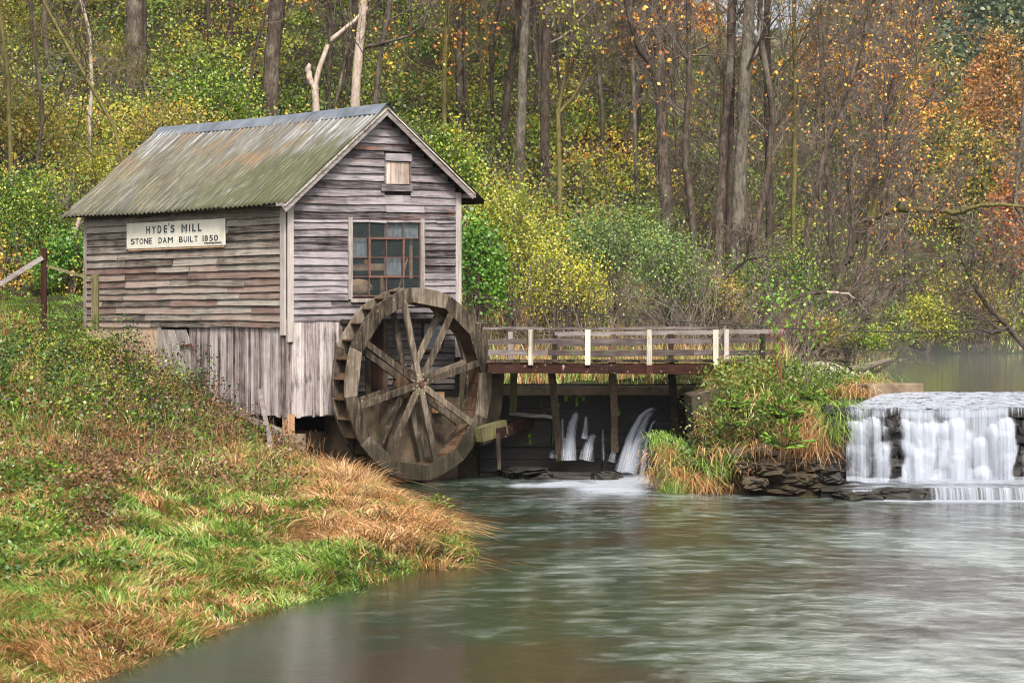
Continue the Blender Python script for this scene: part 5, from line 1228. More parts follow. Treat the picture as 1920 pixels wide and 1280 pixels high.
# ------------------------------------------------------------------ vegetation: trees and shrubs
def bare(P, Rr, g, n1=14, L1=4.0, n2=6, n3=6, t0=.3, ang=(35, 75), upb=.18, k1=7, wander=.16, L2=.45, L3=.35, rmin=.008, rs=.33):
    """limbs, branches and twigs off a trunk polyline; returns V,F and the twig points"""
    A, RA = spawn(P[None], Rr[None], n1, t0, .98, L1, ang, upb, wander, k1, g, rs, rmin * 2)
    Bb, RB = spawn(A, RA, n2, .25, .95, L1 * L2, (25, 65), .10, .2, 5, g, .6, rmin * 1.3)
    C_, RC = spawn(Bb, RB, n3, .2, 1.0, L1 * L3, (20, 65), .05, .22, 4, g, .6, rmin)
    V, Fq = merge([tubes(A, RA, 5), tubes(Bb, RB, 4), tubes(C_, RC, 3)])
    return V, Fq, C_
def leaves_on(C_, n, size, g, spread=.12, droop=.3, zmax=None):
    idx = g.integers(0, len(C_), n); j = g.integers(1, C_.shape[1], n); P = C_[idx, j] + g.normal(size=(n, 3)) * spread
    return leaf_quads(P, size, g, droop)
NTREE = [0]
def tree(name, poly, w0, w1, bk, label, cat="tree", Y=None, seed=0, group=None, leaf=None, ext=7.0, wob=.05, twigs=True, Y1=None, **kw):
    g = np.random.default_rng(1000 + seed + NTREE[0]); NTREE[0] += 1
    Y = Y or ground_hit(*poly[0]); Yt = Y1 or Y
    n = len(poly); W3 = [at(p[0], p[1], Y + (Yt - Y) * i / (n - 1)) for i, p in enumerate(poly)]
    b = W3[0].copy(); gz = float(height(np.array([b[0]]), np.array([b[1]]))[0]); W3 = [np.array([b[0], b[1], min(gz, b[2]) - .3])] + W3
    if ext > 0: d = unit(W3[-1] - W3[-2]); d = unit(d + np.array([0, 0, .3])); W3.append(W3[-1] + d * ext)
    P = resample(W3, 26); tt = np.linspace(0, 1, 26)
    P[1:-1, :2] += np.cumsum(g.normal(size=(24, 2)) * wob * .25, 0) * (np.sin(np.pi * tt[1:-1])[:, None])
    hv = np.linalg.norm(np.diff(np.array(W3), axis=0), axis=1); fr = 1 - (ext if ext > 0 else 0) / hv.sum()
    r = np.interp(tt, [0, .06, fr, 1], [w0 * .62, w0 * .5, w1 * .5, w1 * .5 * (.45 if ext > 0 else 1)]) / F * Y; r = r * (1 + .04 * g.normal(size=26))
    root = empty(name, tuple(P[0] + [0, 0, .3]), 0, label, cat, group); o0 = P[0] + [0, 0, .3]
    V, Fq = tubes((P - o0)[None], r[None], 10); V = V + g.normal(size=V.shape) * .006; link("trunk", np_mesh("trunk", V, Fq, smooth=True), M[bk], root)
    if twigs:
        V, Fq, C_ = bare(P - o0, r, g, **kw); link("branches", np_mesh("branches", V, Fq, smooth=True), M['bark_olive' if bk == 'bark_olive' else 'twig'], root)
        if leaf:
            V, Fq = quads(leaves_on(C_, leaf[1], leaf[2], g)); link("foliage", np_mesh("foliage", V, Fq, g.uniform(0, 1, leaf[1])), M[leaf[0]], root)
    return root, P, r

T = tree
T("tree", [(253, 235), (252, 120), (253, -5)], 34, 32, 'bark', "thick grey-brown trunk with a thinner twin behind the far left end of the roof", seed=1, Y=93, n1=9, L1=5, t0=.5, wob=.02)
T("tree", [(268, 215), (268, 100), (266, -5)], 20, 17, 'bark_dark', "thinner dark trunk right of the thick trunk behind the roof's far left end", seed=2, Y=94, n1=8, L1=4, t0=.4, wob=.02)
T("tree", [(507, 260), (509, 120), (523, -5)], 29, 31, 'bark', "thick brown trunk directly behind the middle of the roof, leaning slightly right", seed=3, Y=91, n1=9, L1=5, t0=.55, wob=.02)
T("dead_tree", [(664, 240), (672, 110), (683, -5)], 19, 15, 'bark_pale', "smooth pale dead trunk without bark just left of the roof peak", seed=4, Y=90, twigs=False, wob=.03)
# forked dead snag
rt, Pq, rq = T("dead_tree", [(594, 245), (592, 190), (590, 160)], 15, 14, 'bark_pale', "pale forked dead snag with a broken left stub behind the roof", seed=5, Y=90, twigs=False, ext=0)
def limb(root, pts, w0, w1, Y, bk, name="limb", k=14, twigs=None, seed=0, leaf=None, Y1=None, sides=8):
    g = np.random.default_rng(500 + seed); n = len(pts); Yt = Y1 or Y; C = resample([at(p[0], p[1], Y + (Yt - Y) * i / (n - 1)) for i, p in enumerate(pts)], k) - np.array(root.location)
    C[1:-1] += g.normal(size=(k - 2, 3)) * .02; r = np.linspace(w0, w1, k) / 2 / F * Y
    V, Fq = tubes(C[None], r[None], sides); link(name, np_mesh(name, V, Fq, smooth=True), M[bk], root)
    if twigs:
        V, Fq, C_ = bare(C, r, g, **twigs); link("branches", np_mesh("branches", V, Fq, smooth=True), M['twig'], root)
        if leaf: V, Fq = quads(leaves_on(C_, leaf[1], leaf[2], g)); link("foliage", np_mesh("foliage", V, Fq, g.uniform(0, 1, leaf[1])), M[leaf[0]], root)
limb(rt, [(590, 165), (580, 145), (576, 122)], 12, 11, 90, 'bark_pale')
limb(rt, [(590, 168), (603, 110), (620, 75), (660, 45), (690, 15), (700, -15)], 11, 6, 90, 'bark_pale', seed=1)
rt, _, _ = T("tree", [(700, 240), (712, 120), (735, -5)], 11, 9, 'bark', "slim brown trunk leaning right just above the roof peak", seed=6, Y=89, n1=10, L1=3.5, t0=.3, leaf=('leaf_yellow', 200, .14))
limb(rt, [(684, 88), (730, 78), (770, 66), (795, 45), (802, 28)], 8, 3, 89, 'bark_dark', seed=2)
T("tree", [(830, 330), (834, 150), (842, -5)], 10, 9, 'bark_olive', "slender mossy-yellow trunk right of the roof peak", seed=7, n1=14, L1=3.5, t0=.2, leaf=('leaf_orange', 858, .16))
T("tree", [(866, 270), (863, 100), (864, -5)], 20, 17, 'bark', "straight grey trunk half hidden behind orange-leaved twigs", seed=8, n1=10, L1=4, leaf=('leaf_orange', 416, .15))
T("tree", [(938, 300), (950, 190), (968, 80), (975, -5)], 15, 13, 'bark_dark', "dark trunk leaning right against the pale lichened trunk", seed=9, n1=8, L1=4)
T("tree", [(972, 360), (978, 230), (982, 110), (986, -5)], 20, 16, 'bark_grey', "pale lichen-spotted trunk with green-grey bark in the middle of the hillside", seed=10, n1=12, L1=4.5, t0=.45, leaf=('leaf_orange', 1300, .17), wob=.03)
T("tree", [(1021, 370), (1023, 190), (1030, -5)], 19, 15, 'bark_dark', "dark brown straight trunk right of the lichen-spotted trunk", seed=11, n1=12, L1=4, t0=.4, leaf=('leaf_olive', 400, .16), wob=.03)
rt, _, _ = T("tree", [(1049, 390), (1047, 300), (1046, 205)], 11, 9, 'bark_olive', "slender olive trunk forking in a Y with pale yellow-green leaves", seed=12, Y=84, ext=0, twigs=False)
limb(rt, [(1046, 210), (1055, 165), (1072, 90), (1078, -10)], 7, 5, 84, 'bark_olive', seed=3, twigs=dict(n1=8, L1=2, t0=.2), leaf=('leaf_yellow', 260, .13))
limb(rt, [(1046, 215), (1075, 185), (1115, 110), (1170, 40), (1210, -10)], 7, 4, 84, 'bark_olive', seed=4, twigs=dict(n1=10, L1=2, t0=.2), leaf=('leaf_yellow', 260, .13))
rt, _, _ = T("tree", [(1252, 425), (1247, 320), (1240, 200), (1238, 120), (1227, -5)], 27, 20, 'bark', "big dark-barked trunk in the right middle with a long limb leaving to the upper left", seed=13, Y=82, n1=12, L1=4.5, t0=.45, wob=.03)
limb(rt, [(1240, 200), (1225, 130), (1195, 85), (1180, 30), (1168, -20)], 15, 9, 82, 'bark_dark', seed=5, twigs=dict(n1=8, L1=3, t0=.3), leaf=('leaf_orange', 312, .15))
T("tree", [(1302, 480), (1296, 380), (1284, 300), (1292, 150), (1290, -5)], 15, 9, 'bark_dark', "crooked slim trunk with a peeling base between two bigger trunks", seed=14, Y=80, n1=14, L1=3.5, leaf=('leaf_orange', 390, .15))
T("tree", [(1348, 455), (1358, 250), (1372, 100), (1372, -5)], 19, 15, 'bark', "mid-brown trunk immediately left of the thick pale trunk", seed=15, Y=82, n1=10, L1=4, t0=.4, wob=.03)
T("tree", [(1381, 465), (1388, 330), (1396, 150), (1405, -5)], 28, 22, 'bark_grey', "thickest pale grey trunk on the right half of the wooded hillside", seed=16, Y=81, n1=12, L1=5, t0=.4, wob=.03)
T("tree", [(1366, 460), (1370, 250), (1378, -5)], 13, 9, 'bark_dark', "dark slender trunk squeezed behind the thick pale trunk", seed=17, Y=84, n1=8, L1=4)
T("tree", [(1415, 440), (1440, 330), (1450, 200), (1425, 60), (1428, -5)], 14, 11, 'bark', "slightly bowed trunk just right of the thick pale trunk", seed=18, Y=83, n1=12, L1=4, t0=.3, leaf=('leaf_orange', 312, .15))
T("tree", [(1443, 450), (1440, 250), (1437, -5)], 15, 13, 'bark_dark', "straight dark trunk with mossy side near the sky gap", seed=19, Y=85, n1=12, L1=4.5, t0=.3)
T("tree", [(1488, 460), (1490, 230), (1490, -5)], 9, 7, 'bark_olive', "thin mossy upright trunk standing free of its neighbours right of the sky gap", seed=20, Y=84, n1=14, L1=4.5, t0=.15, leaf=('leaf_orange', 416, .13))
T("tree", [(1130, 330), (1128, 200), (1110, 60), (1108, -5)], 10, 8, 'bark', "thin grey trunk curving left above the green willow bush", seed=21, n1=12, L1=3.5, leaf=('leaf_olive', 200, .14))
T("tree", [(1196, 400), (1190, 250), (1185, 120)], 9, 7, 'bark_grey', "thin lichen-grey stem left of the big dark-barked trunk", seed=22, n1=10, L1=3)
T("tree", [(1165, 330), (1190, 200), (1215, 60), (1230, -5)], 8, 6, 'bark_dark', "slanting thin dark stem crossing left of the big dark-barked trunk", seed=23, n1=10, L1=3)
# leaning tree with the great horizontal limb over the pond
rt, _, _ = T("leaning_tree", [(1545, 610), (1560, 560), (1585, 500), (1612, 445), (1634, 410)], 20, 11, 'bark_dark', "dark mossy leaning tree whose long limb arches right over the pond", seed=24, Y=79, ext=0, twigs=False)
limb(rt, [(1632, 412), (1665, 396), (1700, 393), (1745, 392), (1790, 400), (1830, 385), (1870, 384), (1935, 388)], 14, 5, 79, 'bark_olive', seed=6, k=22, twigs=dict(n1=26, L1=2.6, t0=.05, upb=-.12, n2=5, n3=5, ang=(40, 90)), leaf=('leaf_orange', 442, .11), Y1=77)
limb(rt, [(1635, 408), (1660, 330), (1668, 250), (1700, 160), (1740, 60), (1760, -10)], 10, 4, 79, 'bark_olive', seed=7, k=20, twigs=dict(n1=20, L1=3, t0=.1), leaf=('leaf_orange', 520, .11))
limb(rt, [(1587, 495), (1600, 420), (1590, 330), (1585, 250)], 9, 5, 79, 'bark_dark', seed=8, twigs=dict(n1=12, L1=2.5, t0=.2), leaf=('leaf_orange', 156, .11))
rt, _, _ = T("tree", [(1600, 560), (1618, 470), (1640, 400), (1665, 330), (1660, 200), (1690, 90), (1720, -5)], 11, 7, 'bark', "slim curving trunk just right of the leaning tree's trunk", seed=25, Y=86, n1=18, L1=4.2, t0=.3, leaf=('leaf_orange', 676, .12))
T("tree", [(1500, 520), (1520, 400), (1555, 250), (1600, 130), (1640, -5)], 12, 8, 'bark', "trunk slanting right behind the leaning tree", seed=26, Y=84, n1=18, L1=4.2, t0=.3, leaf=('leaf_orange', 624, .12))
T("tree", [(1462, 640), (1395, 560), (1360, 500)][::1], 6, 3, 'bark_dark', "dead dark branchy stem curving left above the right end of the bridge", seed=27, Y=66, ext=0, n1=8, L1=1.4, t0=.2) if False else None
rt, _, _ = T("bent_tree", [(1380, 600), (1362, 560), (1350, 525)], 8, 7, 'bark_dark', "small dark crooked tree bent right above the bridge railing", seed=28, Y=68, ext=0, twigs=False)
limb(rt, [(1351, 527), (1385, 500), (1405, 485), (1440, 480)], 7, 3, 68, 'bark_dark', seed=9, twigs=dict(n1=10, L1=1.6, t0=.1))
rt, _, _ = T("fallen_tree", [(1460, 580), (1510, 552), (1550, 547)], 5, 6, 'bark_dark', "arched dead branch with bare twigs hanging to the bank", seed=29, Y=68, ext=0, twigs=False)
limb(rt, [(1550, 547), (1590, 550), (1608, 565), (1625, 585)], 6, 3, 68, 'bark_pale', seed=10, twigs=dict(n1=10, L1=1.2, t0=.1, upb=-.1))
# right shore
rt, _, _ = T("shore_tree", [(1925, 655), (1890, 610), (1850, 570), (1830, 540)], 12, 8, 'bark_dark', "dark tree leaning left low over the misty pond at the right edge", seed=30, Y=118, ext=2, n1=22, L1=5, t0=.1, upb=.05, leaf=('leaf_green', 300, .2))
limb(rt, [(1895, 612), (1860, 625), (1835, 615), (1800, 622)], 7, 3, 118, 'bark_dark', seed=11, twigs=dict(n1=12, L1=3, t0=.1))
T("shore_tree", [(1925, 420), (1905, 380), (1912, 300), (1922, 200)], 10, 8, 'bark_grey', "pale trunk at the right edge above the pond", seed=31, Y=125, n1=14, L1=4, leaf=('leaf_red', 500, .2))
# left thickets
T("tree", [(170, 330), (168, 230), (172, 160), (168, 60), (150, -5)], 8, 6, 'bark_pale', "thin pale straight stem in the thicket left of the roof", seed=32, Y=80, n1=14, L1=3.2, t0=.2, leaf=('leaf_green', 200, .12))
T("tree", [(70, 310), (82, 220), (76, 150), (66, 80), (60, -5)], 8, 6, 'bark', "thin crooked brown stem with a peeling patch far left", seed=33, Y=80, n1=14, L1=3.2, t0=.2, leaf=('leaf_green', 200, .12))
rt, _, _ = T("tree", [(128, 520), (138, 450), (150, 405)], 10, 8, 'bark_pale', "short pale mottled trunk beside the mill's far left corner", seed=34, Y=72, ext=0, n1=8, L1=2, t0=.4)
T("tree", [(20, 330), (16, 150), (-8, -5)], 9, 7, 'bark_olive', "leaning mossy stem at the left edge of the photo", seed=35, Y=78, n1=18, L1=4, t0=.2, upb=0)
rt, _, _ = T("tree", [(235, 330), (215, 240), (170, 160), (130, 90), (82, -5)], 7, 6, 'bark_olive', "long thin mossy stem slanting up to the left across the thicket", seed=36, Y=76, n1=24, L1=3.5, t0=.1, upb=-.15)
T("tree", [(616, 260), (640, 150), (660, 60), (655, -5)], 7, 5, 'bark', "thin wavy stem between the forked snag and the pale dead trunk", seed=37, Y=91, n1=12, L1=3)
T("tree", [(463, 250), (470, 130), (485, 60), (505, -5)], 7, 5, 'bark_dark', "thin dark stem left of the thick trunk behind the middle of the roof", seed=38, Y=90, n1=14, L1=3.5, leaf=('leaf_orange', 234, .16))

# filler trees: one of each kind, then copies
def proto(name, seed, h, r0, bk, leaf, label, group, n1=15, L1=3.6):
    g = np.random.default_rng(seed); k = 24; P = np.zeros((k, 3)); P[:, 2] = np.linspace(-.4, h, k); P[:, :2] = np.cumsum(g.normal(size=(k, 2)) * .05, 0); P[:, :2] -= P[0, :2]
    P[:, 0] += np.linspace(0, 1, k) ** 1.5 * g.uniform(-1.2, 1.2)
    r = np.linspace(r0, r0 * .35, k); r[0] *= 1.3
    root = empty(name, (0, 0, 0), 0, label, "tree", group)
    V, Fq = tubes(P[None], r[None], 8); link("trunk", np_mesh("trunk", V, Fq, smooth=True), M[bk], root)
    V, Fq, C_ = bare(P, r, g, n1=n1, L1=L1, t0=.15); link("branches", np_mesh("branches", V, Fq, smooth=True), M['twig'], root)
    if leaf: V, Fq = quads(leaves_on(C_, leaf[1], leaf[2], g, .2)); link("foliage", np_mesh("foliage", V, Fq, g.uniform(0, 1, leaf[1])), M[leaf[0]], root)
    return root
KIDS = {}
def copy_tree(o):
    c = o.copy(); COL.objects.link(c)
    for ch in KIDS.setdefault(o.name, [q for q in COL.objects if q.parent == o]):
        d = ch.copy(); COL.objects.link(d); d.parent = c
    return c
PR = [proto("bare_tree", 61, 15, .105, 'bark', None, "slim leafless grey-brown tree in the hillside wood", "slim leafless trees in the hillside wood", 18, 3.4),
      proto("bare_tree", 62, 13, .09, 'bark_dark', None, "thin dark leafless tree in the hillside wood", "thin dark leafless trees in the hillside wood", 20, 3.0),
      proto("mossy_tree", 63, 14, .10, 'bark_olive', ('leaf_olive', 260, .17), "thin mossy tree with a few olive leaves in the hillside wood", "mossy trees with few olive leaves", 18, 3.4),
      proto("autumn_tree", 64, 12, .09, 'bark', ('leaf_orange', 1092, .17), "thin tree with scattered orange leaves in the hillside wood", "trees with scattered orange leaves", 20, 3.2)]
bpy.context.view_layer.update()
g = np.random.default_rng(70); used = [False] * 4; made = 0
spots = []
for k in range(120):
    px = (g.uniform(560, 1760) if k < 96 else g.uniform(1150, 1700)) if k > 18 else g.uniform(-30, 560); Y = g.uniform(94, 124) if px < 1300 else g.uniform(91, 140)
    spots.append((px, Y))
for px, Y in spots:
    X = (px - CX) / F * Y
    if sd_poly(np.array([X]), np.array([Y]), POND)[0] < 1.5 or (1280 < px < 1530 and Y > 96): continue
    v = int(g.choice(4, p=[.38, .27, .17, .18] if px > 700 else [.5, .3, .15, .05])); o = PR[v] if not used[v] else copy_tree(PR[v]); used[v] = True
    s = g.uniform(.8, 1.35); o.location = (X, Y, float(height(np.array([X]), np.array([Y]))[0]) - .05); o.rotation_euler = (g.normal() * .04, g.normal() * .05, g.uniform(0, 6.28)); o.scale = (s, s, s * g.uniform(.9, 1.2))

# leafy crowns
def crown_pts(c, rad, n, nclump, g, cs=.28, shell=.55):
    cc = rand_dirs(nclump, g) * (shell + (1 - shell) * g.uniform(0, 1, nclump) ** .6)[:, None]; cc[:, 2] = np.abs(cc[:, 2]) * 1.15 - .25
    idx = g.integers(0, nclump, n); P = cc[idx] + g.normal(size=(n, 3)) * cs * g.uniform(.5, 1.2, nclump)[idx][:, None]
    return np.array(c) + P * np.array(rad), idx
def shrub(name, px, py_top, py_base, wpx, Y, leaf, n, size, label, cat="bush", group=None, seed=0, n_cl=40, stems=16, stemm='twig', depth=.8, droop=.1, tones=(0, 1)):
    g = np.random.default_rng(3000 + seed); X = (px - CX) / F * Y; gz = float(height(np.array([X]), np.array([Y]))[0])
    zt = CZ - (py_top - HY) / F * Y; zb = max(gz, CZ - (py_base - HY) / F * Y) if py_base else gz; h = zt - zb; rx = wpx / 2 / F * Y
    root = empty(name, (X, Y, gz), 0, label, cat, group); c = np.array([0, 0, zb - gz + h * .42])
    P, ci = crown_pts(c, (rx * .95, rx * depth, h * .56), n, n_cl, g); tone = g.uniform(tones[0], tones[1], n) * .38 + g.uniform(-.05, .67, n_cl)[ci]
    keep = P[:, 2] > -.1; V, Fq = quads(leaf_quads(P[keep], size, g, droop)); link("foliage", np_mesh("foliage", V, Fq, np.clip(tone[keep], 0, 1)), M[leaf], root)
    S = np.zeros((stems, 7, 3)); a = g.uniform(0, 6.28, stems); rr = g.uniform(.2, .95, stems)
    for j in range(7):
        t = j / 6; S[:, j, 0] = np.cos(a) * rx * rr * t ** 1.3; S[:, j, 1] = np.sin(a) * rx * depth * rr * t ** 1.3; S[:, j, 2] = -.2 + (zt - gz + .1) * t * (1.05 - .35 * rr * t)
    S[:, 1:] += g.normal(size=(stems, 6, 3)) * .05
    Rr = np.linspace(.03, .008, 7)[None].repeat(stems, 0) * g.uniform(.6, 1.3, stems)[:, None]
    C1, R1 = spawn(S, Rr, 5, .3, .95, h * .35, (20, 60), .1, .2, 5, g, .6, .006); C2, R2 = spawn(C1, R1, 3, .2, 1, h * .18, (20, 60), 0, .2, 3, g, .6, .005)
    V, Fq = merge([tubes(S, Rr, 5), tubes(C1, R1, 3), tubes(C2, R2, 3)]); link("stems", np_mesh("stems", V, Fq, smooth=True), M[stemm], root)
    return root
S_ = shrub
S_("bush", 960, 345, 610, 200, 66, 'leaf_yellow', 11000, .075, "large yellow-green bush right of the mill's gable", seed=1, n_cl=90)
S_("bush", 895, 410, 600, 110, 63, 'lush', 3800, .12, "bright green broad-leaved bush touching the mill's right wall", seed=2, n_cl=40, tones=(-.3, .75))
S_("willow_bush", 1160, 380, 560, 230, 70, 'leaf_willow', 9500, .085, "broad grey-green willow bush in the middle of the valley floor", seed=3, n_cl=80)
S_("bush", 1060, 470, 620, 170, 64, 'leaf_yellow', 5500, .07, "lower yellow-leaved bush with brown twigs behind the bridge", seed=4, n_cl=55, stems=30)
S_("bush", 1265, 430, 610, 150, 66, 'leaf_willow', 5200, .075, "thin grey-green bush right of the willow bush behind the bridge", seed=5, n_cl=55, stems=30)
S_("bush", 1450, 460, 610, 190, 72, 'leaf_green', 6500, .08, "green bush at the foot of the thick pale trunk", seed=6, n_cl=60, stems=24)
S_("bush", 1350, 520, 625, 130, 66, 'leaf_olive', 2600, .07, "sparse olive bush full of bare twigs behind the bridge's right end", seed=7, n_cl=40, stems=40)
S_("bush", 1595, 590, 668, 120, 72, 'leaf_green', 4200, .07, "rounded green bush at the pond edge above the driftwood log", seed=8, n_cl=40)
S_("bush", 1530, 580, 660, 110, 70, 'leaf_olive', 2800, .07, "olive-green bush left of the rounded pond-edge bush", seed=9, n_cl=36, stems=26)
S_("bush", 1735, 560, 655, 130, 116, 'leaf_yellow', 3600, .14, "bright yellow-green bush hanging over the far shore of the pond", seed=10, n_cl=40)
S_("bush", 1650, 575, 655, 120, 100, 'leaf_green', 3400, .12, "green bush on the shore left of the bright yellow-green one", seed=11, n_cl=40, stems=26)
S_("bush", 1820, 500, 650, 160, 125, 'leaf_olive', 4200, .16, "big olive bush on the far right shore", seed=12, n_cl=50, stems=26)
S_("bush", 1800, 590, 655, 70, 121, 'leaf_willow', 1500, .13, "small blue-green bush at the water's edge on the far shore", seed=13, n_cl=24)
S_("bush", 380, 130, 300, 220, 88, 'leaf_green', 8000, .12, "large green bush showing above the left half of the roof", seed=14, n_cl=80)
S_("bush", 330, 180, 330, 200, 84, 'leaf_olive', 5000, .10, "olive green bush just above the roof's far left slope", seed=15, n_cl=60)
S_("bush", 845, 240, 390, 120, 80, 'leaf_green', 4600, .11, "fresh green bush just right of the roof slope", seed=16, n_cl=50, tones=(.2, 1.1))
S_("bush", 60, 320, 560, 230, 74, 'leaf_green', 12000, .095, "large green and yellow bush behind the lawn at the left edge", seed=17, n_cl=100, tones=(0, 1))
S_("bush", 135, 430, 560, 130, 71, 'lush', 4000, .11, "dark green leafy bush between the fence and the mill's far corner", seed=18, n_cl=40, tones=(-.2, .5))
S_("bush", 20, 150, 330, 230, 84, 'leaf_olive', 8000, .11, "yellowish green thicket crown at the upper left edge", seed=19, n_cl=80)
S_("bush", 170, 260, 420, 150, 79, 'leaf_yellow', 5000, .09, "yellow-leaved bush left of the roof's far slope", seed=20, n_cl=50)
S_("bush", 1540, 140, 330, 40, 90, 'leaf_green', 300, .1, "x") if False else None
# autumn crowns far right
def crown_tree(px, py_top, py_base, wpx, Y, leaf, n, size, label, seed, bk='bark'):
    g = np.random.default_rng(4000 + seed); X = (px - CX) / F * Y; gz = float(height(np.array([X]), np.array([Y]))[0]); zt = CZ - (py_top - HY) / F * Y; rx = wpx / 2 / F * Y
    root = empty("autumn_tree", (X, Y, gz), 0, label, "tree"); H = zt - gz; k = 16
    P = np.zeros((k, 3)); P[:, 2] = np.linspace(-.3, H * .92, k); P[:, :2] = np.cumsum(g.normal(size=(k, 2)) * .08, 0); r = np.linspace(.2, .05, k)
    V, Fq = tubes(P[None], r[None], 8); link("trunk", np_mesh("trunk", V, Fq, smooth=True), M[bk], root)
    zb = CZ - (py_base - HY) / F * Y - gz; t0 = max(.1, zb / H * .9)
    V, Fq, C_ = bare(P, r, g, n1=26, L1=rx * 1.05, t0=t0, n2=6, n3=5, rmin=.012); link("branches", np_mesh("branches", V, Fq, smooth=True), M['twig'], root)
    c = np.array([0, 0, (zb + H) / 2]); Q, ci = crown_pts(c, (rx, rx * .8, (H - zb) * .52), n, 70, g, .16, .5); Q2 = C_[g.integers(0, len(C_), n // 2), -1] + g.normal(size=(n // 2, 3)) * .25
    V, Fq = quads(leaf_quads(np.concatenate([Q, Q2]), size, g, .2)); link("foliage", np_mesh("foliage", V, Fq, np.clip(np.concatenate([g.uniform(0, .5, 70)[ci] + g.uniform(0, .5, n), g.uniform(0, 1, n // 2)]), 0, 1)), M[leaf], root)
crown_tree(1880, 60, 330, 150, 190, 'leaf_amber', 3600, .26, "orange-leaved tree standing alone against the hazy hill at the top right", 1)
crown_tree(1830, 270, 520, 190, 150, 'leaf_olive', 6500, .22, "olive and gold crowned tree below the hazy hill", 2)
crown_tree(1740, 130, 420, 170, 160, 'leaf_olive', 4200, .22, "olive-gold tree half hidden by bare twigs right of the slanting trunks", 3)
crown_tree(1900, 330, 560, 130, 140, 'leaf_red', 3600, .2, "rust-red tree at the right edge above the pond", 4)
crown_tree(1835, 110, 330, 100, 210, 'leaf_red', 2600, .26, "small rust-red tree beside the orange one at the top right", 5)
crown_tree(1320, 40, 160, 120, 135, 'leaf_orange', 2600, .22, "orange tree on the ridge left of the sky gap", 6)
crown_tree(1545, 40, 250, 150, 125, 'leaf_orange', 900, .15, "thinly leaved orange tree right of the sky gap", 7)
crown_tree(1660, 90, 330, 200, 115, 'leaf_orange', 900, .15, "twiggy tree with scattered orange leaves at the upper right", 8)
crown_tree(1700, 5, 180, 200, 170, 'leaf_yellow', 700, .2, "tall fine-twigged tree with few yellow leaves at the top right", 9)

# undergrowth on the hillside, brushwood, weeds on the near slope
g = np.random.default_rng(90); n = 2300; q = g.uniform(1 / 150, 1 / 63, n); Y = 1 / q; px = g.uniform(-90, 2010, n); X = (px - CX) / F * Y
lim = np.interp(px, [-90, 330, 350, 860, 900, 1300, 1500, 1640, 1700, 1990], [71, 71, 66, 66, 72, 74, 78, 84, 120, 128]); ok = (Y > lim) & (sd_poly(X, Y, POND) > .8); X, Y, px = X[ok], Y[ok], px[ok]; n = len(X); Z = height(X, Y)
sz = g.uniform(.5, 1.7, n); per = 230; cnt = (per * np.interp(px, [0, 1150, 1350, 1650, 2000], [1, 1, .5, .45, .8]) * np.where((px > 1200) & (Y < 84), 1.5, 1)).astype(int); idx = np.repeat(np.arange(n), cnt); npr = len(idx); d = g.normal(size=(npr, 3)) * .5; C = np.stack([X, Y, Z + sz * .45], 1)[idx] + d * sz[idx][:, None] * np.array([1.1, 1.1, .8]); C[:, 2] = np.maximum(C[:, 2], Z[idx] - .1 - (C[:, 1] < Y[idx]) * .4)
py = HY - (Z - CZ) / Y * F
green = np.interp(px, [0, 450, 800, 1250, 1500, 2000], [.68, .64, .60, .50, .36, .42]) + .12 * np.exp(-((px - 1080) / 220) ** 2) + np.interp(py, [0, 150, 350, 550], [-.16, -.06, .04, .10]); green += np.where(px < 500, .08, 0) + (vnoise(X, Y, 4, 33) - .5) * .4 + g.normal(size=n) * .07
tone = np.clip((green + g.normal(size=n) * .15)[idx] + g.normal(size=npr) * .09, 0, .97); ora = (g.uniform(0, 1, npr) < .02) & (px[idx] > 600); tone[ora] = 1.0
V, Fq = quads(leaf_quads(C, .13 * (Y[idx] / 90) ** .8, g, .1)); tag(link("undergrowth", np_mesh("undergrowth", V, Fq, tone), M['under']), kind='stuff')
n = 13000; q = g.uniform(1 / 135, 1 / 60, n); Y = 1 / q; px = np.where(g.uniform(0, 1, n) < .65, g.uniform(1250, 1950, n), g.uniform(-90, 1300, n)); X = (px - CX) / F * Y
lim = np.interp(px, [-90, 330, 350, 860, 900, 1300, 1500, 1640, 1700, 1990], [71, 71, 66, 66, 62, 62, 66, 80, 118, 126]); ok = (Y > lim) & (sd_poly(X, Y, POND) > .3); X, Y = X[ok], Y[ok]; n = len(X)
S = np.zeros((n, 6, 3)); S[:, 0] = np.stack([X, Y, height(X, Y) - .1], 1); dd = unit(g.normal(size=(n, 3)) * .55 + np.array([0, 0, 1.0])); L = g.uniform(.8, 3.6, n)[:, None] / 5
for j in range(1, 6): dd = unit(dd + g.normal(size=(n, 3)) * .2 - np.array([0, 0, .03 * j])); S[:, j] = S[:, j - 1] + dd * L
Rr = np.linspace(.018, .007, 6)[None] * g.uniform(.6, 1.4, n)[:, None]; C1, R1 = spawn(S, Rr, 3, .3, 1, 1.1, (20, 60), .1, .2, 4, g, .6, .006)
V, Fq = merge([tubes(S, Rr, 3), tubes(C1, R1, 3)]); tag(link("brushwood", np_mesh("brushwood", V, Fq, smooth=True), M['twig']), kind='stuff')

